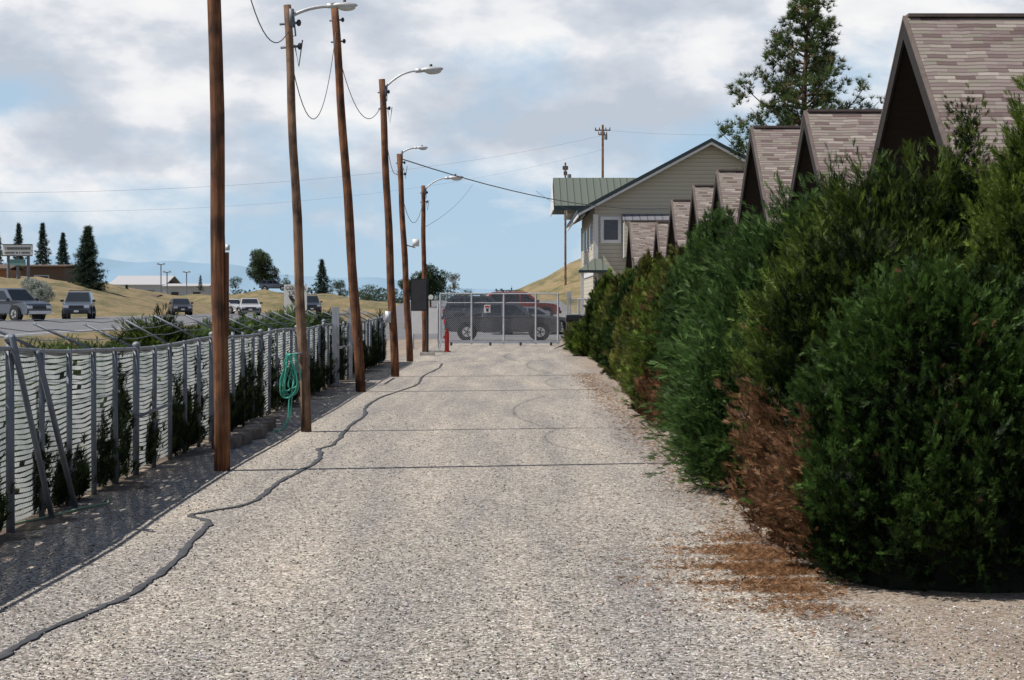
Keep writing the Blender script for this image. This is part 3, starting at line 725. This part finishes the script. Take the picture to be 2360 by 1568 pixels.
mb.box((-3.45,78,1.1),(.98,.05,1.0),'white'); mb.tube([(-3.95,78.05,0),(-3.95,78.05,1.8)],.04,'steel_w',8);mb.tube([(-2.95,78.05,0),(-2.95,78.05,1.8)],.04,'steel_w',8)
mb.obj('white_panel')
mb=MB();d=67.5;k=d/F
mb.box(((966-1180)*k,d,EYE+20*k),(38*k,.09,74*k),'black')
mb.box(((966-1180)*k,d-.055,EYE+20*k),(33*k,.02,69*k),'dark')
mb.tube([((985-1180)*k,d,0),((985-1180)*k,d,EYE+58*k)],.045,'black',10)
mb.box(((985-1180)*k,d,.05),(.5,.4,.14),'concrete')
mb.tube([((993-1180)*k,d-.02,EYE+15*k),((993-1180)*k,d-.06,EYE+15*k)],.085,'white',16)
mb.obj('notice_board')
mb=MB();d=72.5;x=(1030-1180)/F*d
mb.tube([(x,d,0),(x,d,.72)],.085,'red',14);mb.ell((x,d,.72),(.085,.085,.07),'red',14,8);mb.tube([(x,d,.72),(x,d,.88)],.035,'red',10)
mb.tube([(x,d,0),(x,d,.05)],.14,'red',14);mb.box((x-.09,d-.02,.55),(.08,.06,.1),'red')
mb.obj('red_bollard',smooth=False)
mb=MB();d=72.0;x=(1012-1180)/F*d
mb.tube([(x-.25,d+.3,.05),(x,d,.05),(x+.1,d,.5)],.02,'steel_w',8); mb.box((x-.1,d,.04),(.6,.5,.08),'concrete'); mb.obj('concrete_pad')
def bin_():
    mb=MB();d=76;k=d/F;x=(1330-1180)*k
    mb.box((x,d,.09),(1.05,1.0,.18),'concrete')
    mb.prism([(-.40,.2),(.40,.2),(.43,1.15),(-.43,1.15)],d-.4,d+.4,'black',Matrix.Translation((x,0,0)))
    mb.prism([(-.46,1.15),(.46,1.15),(.44,1.27),(.1,1.36),(-.42,1.36)],d-.44,d+.44,'black',Matrix.Translation((x,0,0)))
    mb.box((x,d-.45,1.1),(.3,.05,.04),'dark')
    for s in(-.35,.35): mb.tube([(x+s,d-.35,.24),(x+s+.05,d-.35,.24)],.08,'rubber',12)
    mb.prism([(-.95,.02),(-.4,.2),(-.4,.28)],d-.2,d+.2,'black',Matrix.Translation((x,0,0)))
    mb.obj('black_bin',bevel=.02)
bin_()

# ------------------------------------------------------------ lane control sign
def lane_sign():
    e=empty('center_lane_sign');d=68;k=d/F;cx=(681-1180)*k;W_,H=.80,.95;zt=EYE+44*k;cz=zt-H/2
    mb=MB();mb.box((cx,d,cz),(W_,.02,H),'white')
    mb.tube([(cx,d+.05,0),(cx,d+.05,zt)],.035,'steel',8)
    for s in(-1,1):
        if s>0: pts=[Vector((cx+(.17-.30*(t**1.5)),d-.02,cz-.36*(1-t))) for t in np.linspace(0,1,8)]
        else: pts=[Vector((cx-(.17-.30*(t**1.5)),d-.024,cz-.34+.36*(1-t))) for t in np.linspace(0,1,8)]
        mb.tube(pts,.03,'dark',6)
        e_=pts[-1];t_=(pts[-1]-pts[-2]).normalized();n_=Vector((t_.z,0,-t_.x))
        mb.slab([e_+n_*.09,e_-n_*.09,e_+t_*.15],(0,-.01,0),'dark')
    mb.obj('panel',e)
    for txt,z in(('CENTER',cz+.34),('LANE',cz+.16)):
        c=bpy.data.curves.new('lettering','FONT');c.body=txt;c.size=.19;c.align_x='CENTER';c.align_y='CENTER';c.extrude=.003
        c.materials.append(M['dark']);o=bpy.data.objects.new('lettering',c);scene.collection.objects.link(o)
        o.location=(cx,d-.02,z);o.rotation_euler=(math.pi/2,0,0);o.parent=e
lane_sign()

# ------------------------------------------------------------ vehicles
def paint(name,c):
    m,nt,b=new_mat(name);b.inputs['Base Color'].default_value=(*c,1);b.inputs['Roughness'].default_value=.35;b.inputs['Metallic'].default_value=.1;b.inputs['Coat Weight'].default_value=.4
    return m
M['headl']=plain('headlight',(.7,.72,.75),.15,0,.02);M['taill']=plain('taillight',(.5,.02,.02),.3,0,.05)
def vehicle(name,kind,col,loc,heading):
    pm=paint(name+'_paint',col);mb=MB();hw=.95 if kind!='sedan' else .88
    inb=lambda x,z:0.05*max(0,(z-.75))+(.05 if z<.45 else 0)+(.10 if abs(x)>2.2 else 0)
    if kind=='pickup':
        Lb,Lf=-2.85,2.85;wx=(-1.75,1.80);wr=.41
        body=[(Lb,.50),(Lb,1.12),(-.95,1.15),(-.9,1.15),(1.5,1.16),(2.55,1.08),(2.80,.98),(Lf,.80),(Lf,.45),(2.5,.38),(-2.5,.42)]
        cab=[(-1.0,1.15),(-.93,1.55),(-.78,1.82),(-.5,1.88),(.55,1.88),(.75,1.82),(1.5,1.15)]
        wins=[[(-.82,1.22),(-.72,1.70),(-.10,1.74),(-.10,1.22)],[(.0,1.22),(.0,1.74),(.58,1.72),(1.18,1.22)]]
        ws=(.78,1.80,1.46,1.18);rw=(-.80,1.78,-.97,1.25)
    elif kind=='suv':
        Lb,Lf=-2.4,2.4;wx=(-1.45,1.5);wr=.38
        body=[(Lb,.45),(Lb-.03,.9),(-2.3,1.08),(1.05,1.10),(2.0,1.0),(2.3,.9),(Lf,.72),(Lf,.42),(2.1,.33),(-2.1,.36)]
        cab=[(-2.3,1.08),(-2.15,1.55),(-1.95,1.74),(-1.5,1.79),(.1,1.79),(.35,1.73),(1.12,1.10)]
        wins=[[(-2.1,1.17),(-1.92,1.62),(-1.25,1.66),(-1.2,1.17)],[(-1.1,1.17),(-1.1,1.67),(-.25,1.67),(-.2,1.17)],[(-.1,1.17),(-.1,1.67),(.2,1.65),(.82,1.17)]]
        ws=(.36,1.72,1.08,1.13);rw=(-2.0,1.70,-2.28,1.15)
    else:
        Lb,Lf=-2.3,2.3;wx=(-1.35,1.4);wr=.33
        body=[(Lb,.45),(Lb,.85),(-2.1,.98),(.9,.98),(1.9,.86),(2.2,.75),(Lf,.6),(Lf,.35),(2,.26),(-2,.28)]
        cab=[(-1.9,.98),(-1.2,1.38),(-.8,1.45),(.1,1.45),(.35,1.40),(1.15,.98)]
        wins=[[(-1.4,1.04),(-1.0,1.34),(-.35,1.36),(-.35,1.04)],[(-.25,1.04),(-.25,1.36),(.2,1.34),(.75,1.04)]]
        ws=(.38,1.39,1.10,1.0);rw=(-1.22,1.37,-1.8,1.02)
    mb.prism(body,-hw,hw,pm,inset=inb)
    cin=lambda x,z:.10+.26*max(0,(z-(.98 if kind=='sedan' else 1.15)))
    mb.prism(cab,-hw,hw,pm,inset=cin)
    for w in wins:
        for s in(-1,1):
            vs=[Vector((x,s*(hw-cin(x,z)+.006),z)) for x,z in w]; mb.add(vs,[tuple(range(len(w)))],'glass')
    for (xa,za,xb,zb) in(ws,rw):
        ya,yb=hw-cin(xa,za)-.06,hw-cin(xb,zb)-.06; ox=.012*(1 if xb>xa else -1)
        mb.add([(xa+ox,-ya,za),(xa+ox,ya,za),(xb+ox,yb,zb),(xb+ox,-yb,zb)],[(0,1,2,3)],'glass')
    for x in wx:
        for s in(-1,1):
            mb.tube([(x,s*(hw-.30),wr+.02),(x,s*(hw-.035),wr+.02)],wr+.07,'black',24)
            mb.tube([(x,s*(hw-.24),wr),(x,s*(hw+.01),wr)],wr,'rubber',24)
            mb.tube([(x,s*(hw-.2),wr),(x,s*(hw+.02),wr)],wr*.6,'chrome',16)
            for q in range(5):
                a=q*2*math.pi/5; mb.tube([(x,s*(hw+.023),wr),(x+wr*.55*math.cos(a),s*(hw+.023),wr+wr*.55*math.sin(a))],.03,'dark',5)
    zf=.78 if kind!='sedan' else .62
    for s in(-1,1):
        mb.box((Lf-.02,s*(hw-.30),zf+.02),(.12,.32,.16),'headl'); mb.box((Lb+.0,s*(hw-.17),.92 if kind!='sedan' else .75),(.08,.14,.25),'taill')
        mb.box((ws[2]-.15,s*(hw+.06),ws[3]+.05),(.14,.2,.15),'dark')
        for xx in(wins[0][0][0]+.9,): mb.box((xx,s*(hw-.045),1.02 if kind!='sedan' else .85),(.14,.03,.03),'chrome')
        mb.box((0,s*(hw-.03),.42),(2.0,.08,.08),'dark')
    mb.box((Lf+.0,0,zf),(.08,.9,.18),'dark');mb.box((Lf+.03,0,.50),(.14,1.5,.18),'chrome' if kind=='pickup' else 'dark');mb.box((Lb-.03,0,.52),(.12,1.6,.18),'chrome' if kind=='pickup' else 'dark')
    mb.box((Lf+.10,0,.5),(.01,.3,.12),'white')
    if kind=='suv':
        for s in(-.6,.6): mb.tube([(-1.6,s,1.86),(.1,s,1.86)],.02,'dark',6)
        for x in(-1.3,-.2): mb.box((x,0,1.87),(.06,1.3,.04),'dark')
    if kind=='pickup':
        mb.box((-1.9,0,1.12),(1.7,1.5,.06),'black')
    T=Matrix.Translation(Vector(loc))@Matrix.Rotation(heading,4,'Z')
    mb.obj(name,M4=T,bevel=.03)
def vat(name,kind,col,u,d,z,hd): vehicle(name,kind,col,((u-1180)/F*d,d,z),hd)
lot=lambda d:(d-98)*.0292+.012
vat('pickup_truck','pickup',(.055,.06,.075),1158,96,0.004,.04)
vat('parked_suv','suv',(.03,.035,.045),1118,113,lot(113),.0)
vat('parked_car','sedan',(.20,.21,.23),1225,104,lot(104),.1)
vat('parked_suv','suv',(.22,.02,.02),1200,124,lot(124),.15)
vat('suv','suv',(.10,.12,.16),182,128,.8,-math.pi/2+.15)
vat('pickup_truck','pickup',(.10,.12,.16),18,112,.8,-math.pi/2+.9)
vat('parked_car','sedan',(.05,.05,.06),415,170,.8,-1.3)
vat('parked_car','sedan',(.5,.5,.52),575,165,.8,-1.4)
vat('parked_car','sedan',(.6,.6,.62),532,190,.8,-.9)
vat('parked_car','suv',(.05,.06,.08),715,190,.8,-1.4)
vat('parked_suv','suv',(.12,.15,.22),632,330,4.0,0)

# ------------------------------------------------------------ trees
def cols_mix(a,b,m): a=np.array(a);b=np.array(b);return a+(b-a)*m[:,None]
def spruce(u,vt,vb,wpx,d,col=((.012,.026,.018),(.06,.095,.06)),name='spruce_tree',dens=1.0):
    k=d/F;X=(u-1180)*k;zt=EYE-(vt-700)*k;zb=EYE-(vb-700)*k-.5;H=zt-zb;R=wpx*k/2;e=empty(name)
    mb=MB();mb.tube([(X,d,min(0,zb)),(X,d,zt-.1*H)],[.03*H*.8,.01],'bark',8);mb.obj('trunk',e)
    nb=int(130*dens);P_=[];D_=[];C_=[]
    for i in range(nb):
        t=(i/nb)**.85; r=R*(1-t)**.95*random.uniform(.5,1.2)+.012*H; th=i*2.39996+random.uniform(-.3,.3)
        m=int(6+20*(1-t)); s=rng.uniform(.1,1,m)
        z=zb+.04*H+t*H*.95
        px=X+np.cos(th)*r*s;py=d+np.sin(th)*r*s;pz=z-r*.28*s+r*.12*s**3+rng.normal(0,.008*H,m)
        px+=rng.normal(0,.07*R,m)*s;py+=rng.normal(0,.07*R,m)*s
        P_.append(np.stack([px,py,pz],1));D_.append(np.stack([np.full(m,math.cos(th)),np.full(m,math.sin(th)),np.full(m,.1)],1)+rng.normal(0,.35,(m,3)))
        C_.append(cols_mix(col[0],col[1],np.clip(s*.7+rng.normal(0,.25,m),0,1)))
    P_=np.concatenate(P_);scatter('needles',P_,np.concatenate(D_),rng.uniform(.7,1.2,len(P_))*min(.06*H,.30*R+.02*H),np.concatenate(C_),T_TUFT,'fol',e)
def leafy(u,vt,vb,wpx,d,col=((.015,.03,.015),(.10,.145,.06)),name='deciduous_tree',n=1800,leaf=.055,zbase=0):
    k=d/F;X=(u-1180)*k;zt=EYE-(vt-700)*k;zb=EYE-(vb-700)*k;H=zt-zb;R=wpx*k/2;e=empty(name)
    mb=MB();mb.tube([(X,d,zbase),(X,d,zb+.6*H)],[.035*H+.03,.02],'bark',8)
    P_=[]
    L_=[(random.uniform(-.6,.6)*R,random.uniform(-.5,.5)*R,zb+H*random.uniform(.18,.85)) for _ in range(14)]
    L_+=[(0,0,zt-.2*H)]
    for (x,y,z) in L_:
        f=1-.35*abs((z-zb)/H-.45)
        mb.tube([(X,d,zb+.1*H),(X+x*.8,d+y*.8,z)],[.015*H,.008],'bark',5)
        m=n//15;q=unit(rng.normal(0,1,(m,3)))*(rng.uniform(.3,1,m)**.4)[:,None]*np.array([R*.42*f,R*.42*f,H*.17])
        P_.append(q+np.array([X+x,d+y,z]))
    mb.obj('trunk',e);P_=np.concatenate(P_);m=len(P_)
    s=np.clip(.4+.5*lump(P_,6/H)+.25*(P_[:,2]-zb)/H+rng.normal(0,.2,m),0,1)
    scatter('leaves',P_,rng.normal(0,1,(m,3)),rng.uniform(.7,1.3,m)*leaf*H,cols_mix(col[0],col[1],s),T_LEAF,'fol',e)
spruce(43,514,615,36,230,dens=.6);spruce(98,514,612,44,225,dens=.7);spruce(145,536,625,46,215,dens=.8);spruce(202,522,672,104,180,dens=1.5);spruce(-5,532,615,36,230,dens=.5)
spruce(742,598,684,58,260,dens=.9);spruce(462,634,664,20,330,dens=.4);spruce(292,656,700,34,200,((.01,.03,.015),(.05,.09,.03)),dens=.6)
leafy(604,575,672,92,330,n=3200,leaf=.04);leafy(543,636,668,36,360,n=700);leafy(660,632,668,30,380,n=500)
leafy(785,645,690,60,300,n=900);leafy(845,655,696,75,260,n=1000);leafy(900,662,700,40,240,n=600)
leafy(992,606,690,92,150,((.012,.03,.012),(.06,.10,.03)),n=2600,leaf=.05);leafy(1046,628,672,34,200,((.10,.11,.09),(.25,.27,.2)),n=500)
leafy(935,640,705,60,110,((.012,.03,.012),(.06,.11,.03)),n=1300);leafy(1075,665,690,40,210,n=400)
leafy(78,640,735,108,118,((.14,.16,.13),(.42,.45,.40)),'silver_shrub',3400,.045,.8)
P_=[];n=5000;uu=rng.uniform(-700,1300,n);dd=rng.uniform(600,900,n);P_=np.stack([(uu-1180)/F*dd,dd,np.abs(rng.normal(0,1,n))*2.4*(.6+.6*np.sin(uu*.02)**2)],1)
scatter('distant_tree_line',P_,rng.normal(0,1,(n,3)),2.2,cols_mix((.05,.08,.07),(.10,.14,.12),rng.uniform(0,1,n)),T_LEAF)
def pine():
    e=empty('pine_tree');d=78;k=d/F;X=(1860-1180)*k;zt=EYE+712*k
    mb=MB();bend=lambda z:.12*math.sin(z*.5)
    tr=[Vector((X+bend(z),d,z)) for z in np.linspace(0,zt-.3,12)];mb.tube(tr,list(np.linspace(.30,.03,12)),'bark',10)
    P_=[];D_=[];C_=[];nb=96
    for i in range(nb):
        t=.30+.70*(i/nb)**.95; z=t*zt; th=i*2.39996+random.uniform(-.5,.5)
        env=np.interp(t,[.3,.5,.60,.68,.75,.82,.9,.95,1],[2.8,3.0,2.9,2.6,2.1,1.55,1.05,.7,.15])
        r=env*random.choice([.45,.7,.9,1.0,1.15]); up_=.55+.3*t
        a=Vector((X+bend(z),d,z-.35*r*up_)); o=Vector((math.cos(th),math.sin(th),0))
        f=lambda s:a+o*r*s+Vector((0,0,r*up_*(.1*s+.75*s*s)))
        mb.tube([f(j/5) for j in range(6)],list(np.linspace(.05,.012,6)),'bark',5)
        for c_ in range(int(3+r*2.9)):
            s0=random.uniform(.25,1.0)**.55; c0=np.array(f(s0))+rng.normal(0,1,3)*np.array([.24,.24,.12])*(.4+s0*r*.35)
            cc=random.gauss(.55,.28)
            for q in range(7):
                P_.append(c0+rng.normal(0,.12,3));D_.append(np.array([o.x*.4,o.y*.4,.9])+rng.normal(0,.35,3)); C_.append(min(1,max(0,cc+random.gauss(0,.15))))
    mb.obj('trunk',e,True);C_=np.array(C_)
    c=cols_mix((.014,.028,.012),(.12,.175,.055),C_);kk=rng.uniform(0,1,len(c))<.05;c[kk]=(.22,.17,.07)
    scatter('needles',np.array(P_),np.array(D_),rng.uniform(.20,.35,len(P_)),c,[tmpl_tuft(20,.08,q,.8) for q in range(4)],'fol',e)
pine()

# ------------------------------------------------------------ background buildings
M['brown']=plain('brown_wall',(.12,.08,.06),.9,0,.1);M['whitewall']=plain('pale_wall',(.42,.43,.46),.8,0,.08);M['orange']=plain('orange_wood',(.34,.15,.07),.8)
M['metalroof']=plain('pale_metal_roof',(.46,.45,.46),.6)
def shed(name,u0,u1,vt,ve,vb,d,wall,roof,dep=12):
    k=d/F;x0,x1=(u0-1180)*k,(u1-1180)*k;z=lambda v:EYE-(v-700)*k;mb=MB()
    mb.box(((x0+x1)/2,d+dep/2,z(ve)/2-.01),(x1-x0,dep,z(ve)),wall)
    mb.slab([(x0-.4,d-.5,z(ve)),(x1+.4,d-.5,z(ve)),(x1+.4,d+dep/2,z(vt)),(x0-.4,d+dep/2,z(vt))],(0,0,.15),roof)
    mb.slab([(x0-.4,d+dep+.5,z(ve)),(x1+.4,d+dep+.5,z(ve)),(x1+.4,d+dep/2,z(vt)),(x0-.4,d+dep/2,z(vt))],(0,0,.15),roof)
    n=max(2,int((x1-x0)/4))
    for i in range(n):
        xx=x0+(i+.5)*(x1-x0)/n; mb.box((xx,d-.04,z(ve)-1.4),(1.3,.08,.9),'glass'); mb.box((xx,d-.02,z(ve)-1.4),(1.6,.06,1.15),'whitewall')
    mb.obj(name)
shed('brown_motel',-160,147,611,616,655,205,'brown','brown')
shed('timber_cabin',-30,18,612,622,652,190,'orange','brown',5)
shed('white_warehouse',255,378,636,658,690,360,'whitewall','metalroof',18)
shed('white_warehouse',378,478,655,661,690,350,'whitewall','metalroof',14)
shed('small_barn',312,352,682,688,702,200,'brown','brown',5)
shed('white_shed',520,560,683,689,702,250,'whitewall','metalroof',5)
def billboard():
    mb=MB();d=182;k=d/F;X=lambda u:(u-1180)*k;Z=lambda v:EYE-(v-700)*k
    mb.box((X(41),d,Z(577)),(68*k,.3,24*k),'white');mb.box((X(41),d-.16,Z(564)),(70*k,.06,2*k),'dark');mb.box((X(41),d-.16,Z(590)),(70*k,.06,2*k),'dark')
    for row,(v,h) in enumerate(((573,6),(583,4))):
        u=12
        while u<70:
            w=random.uniform(1.6,3); mb.box((X(u+w/2),d-.17,Z(v)),(w*k*.8,.03,h*k),'dark');u+=w+.8+(2 if random.random()<.2 else 0)
    mb.box((X(40),d,Z(605)),(36*k,.2,14*k),plain('teal_panel',(.15,.3,.3)))
    for u in(18,40,64): mb.tube([(X(u),d+.2,0),(X(u),d+.2,Z(590))],.15,'steel',8)
    mb.obj('billboard')
billboard()
def far_pole(name,u,vt,d,arm,r=.17):
    k=d/F;x=(u-1180)*k;zt=EYE-(vt-700)*k;mb=MB();mb.tube([(x,d,0),(x,d,zt)],[r*1.2,r*.8],'pole_b',8)
    if arm:
        for a,s in((0.7,1),(1.25,.55)):
            mb.box((x,d,zt-a),(arm*s,.14,.16),'pole_b')
            for q in(-.46,-.2,.2,.46): mb.tube([(x+q*arm*s,d,zt-a),(x+q*arm*s,d,zt-a+.35)],.07,'dark',6)
        mb.tube([(x+.4,d,zt-1.9),(x+.4,d,zt-1.2)],.2,'steel',8)
    mb.obj(name)
far_pole('utility_pole',1389,288,250,2.0);far_pole('utility_pole',1303,375,200,.5,.11)
for u,vt,d in((371,610,300),(430,628,320),(385,628,300)):
    k=d/F;x=(u-1180)*k;zt=EYE-(vt-700)*k;mb=MB();mb.tube([(x,d,0),(x,d,zt)],.09,'steel',6);mb.box((x,d,zt),(1.0,.2,.12),'steel');mb.box((x-.45,d,zt+.1),(.35,.3,.25),'lamp');mb.box((x+.45,d,zt+.1),(.35,.3,.25),'lamp');mb.obj('floodlight_mast')

# ------------------------------------------------------------ light
el=math.radians(55);az=math.atan2(-1,-.2)
sun=bpy.data.lights.new('sun','SUN');sun.energy=5.0;sun.angle=math.radians(.5);sun.color=(1,.95,.87)
so=bpy.data.objects.new('sun',sun);scene.collection.objects.link(so)
dirv=Vector((-math.sin(az)*math.cos(el),-math.cos(az)*math.cos(el),-math.sin(el)))
so.rotation_euler=dirv.to_track_quat('-Z','Y').to_euler()
w=bpy.data.worlds.new('World');scene.world=w;w.use_nodes=True;nt=w.node_tree;N=nt.nodes;L=nt.links
bg=N['Background'];sky=N.new('ShaderNodeTexSky');sky.sky_type='NISHITA';sky.sun_disc=False;sky.sun_elevation=el;sky.sun_rotation=az;sky.air_density=1.0;sky.dust_density=.6;sky.ozone_density=1.5
L.new(sky.outputs[0],bg.inputs[0]);bg.inputs[1].default_value=.07
tc=N.new('ShaderNodeTexCoord');sp=N.new('ShaderNodeSeparateXYZ');L.new(tc.outputs['Generated'],sp.inputs[0])
hz=ramp(nt,[(0.0,(.47,.63,.76)),(.05,(.44,.61,.77)),(.16,(.42,.58,.76)),(.4,(.2,.36,.62))],sp.outputs[2])
bh=N.new('ShaderNodeBackground');L.new(hz.outputs[0],bh.inputs[0]);bh.inputs[1].default_value=1.0
mrh=N.new('ShaderNodeMapRange');L.new(sp.outputs[2],mrh.inputs[0]);mrh.inputs[1].default_value=.14;mrh.inputs[2].default_value=.35
m0=N.new('ShaderNodeMixShader');L.new(mrh.outputs[0],m0.inputs[0]);L.new(bh.outputs[0],m0.inputs[1]);L.new(bg.outputs[0],m0.inputs[2])
mp=N.new('ShaderNodeMapping');mp.inputs['Scale'].default_value=(1,1,2.0);mp.inputs['Location'].default_value=(3.1,1.7,.4);L.new(tc.outputs['Generated'],mp.inputs[0])
n1=N.new('ShaderNodeTexNoise');n1.inputs['Scale'].default_value=11;n1.inputs['Detail'].default_value=10;n1.inputs['Roughness'].default_value=.55;n1.inputs['Distortion'].default_value=.2;L.new(mp.outputs[0],n1.inputs['Vector'])
n2=N.new('ShaderNodeTexNoise');n2.inputs['Scale'].default_value=13;n2.inputs['Detail'].default_value=8;n2.inputs['Roughness'].default_value=.52
mp2=N.new('ShaderNodeMapping');mp2.inputs['Location'].default_value=(7,2,5);mp2.inputs['Scale'].default_value=(1,1,2.0);L.new(tc.outputs['Generated'],mp2.inputs[0]);L.new(mp2.outputs[0],n2.inputs['Vector'])
mr=N.new('ShaderNodeMapRange');L.new(sp.outputs[2],mr.inputs[0]);mr.inputs[1].default_value=.015;mr.inputs[2].default_value=.13;mr.inputs[3].default_value=-.15;mr.inputs[4].default_value=.14
mr2=N.new('ShaderNodeMapRange');L.new(sp.outputs[2],mr2.inputs[0]);mr2.inputs[1].default_value=.2;mr2.inputs[2].default_value=.4;mr2.inputs[3].default_value=0;mr2.inputs[4].default_value=-.32
s_=mth(nt,'ADD',mth(nt,'ADD',n1.outputs['Fac'],mr.outputs[0]),mr2.outputs[0])
mask=ramp(nt,[(.40,(0,0,0)),(.49,(.45,.45,.45)),(.60,(1,1,1))],s_)
ccol=ramp(nt,[(.38,(.55,.61,.70)),(.48,(.70,.74,.81)),(.55,(.90,.91,.94)),(.62,(.98,.98,.98))],n2.outputs['Fac'])
bc=N.new('ShaderNodeBackground');L.new(ccol.outputs[0],bc.inputs[0]);bc.inputs[1].default_value=.95
ms=N.new('ShaderNodeMixShader');L.new(mask.outputs[0],ms.inputs[0]);L.new(m0.outputs[0],ms.inputs[1]);L.new(bc.outputs[0],ms.inputs[2])
L.new(ms.outputs[0],N['World Output'].inputs[0])
# ------------------------------------------------------------ camera
cam=bpy.data.cameras.new('camera');cam.sensor_width=36;cam.lens=36*F/2360;cam.shift_y=-(84/2360);cam.clip_end=20000;cam.clip_start=.1
co=bpy.data.objects.new('camera',cam);scene.collection.objects.link(co);co.location=(0,0,EYE);co.rotation_euler=(math.pi/2,0,0);scene.camera=co
tot=sum(len(m.polygons) for m in bpy.data.meshes);print('POLYS',tot)
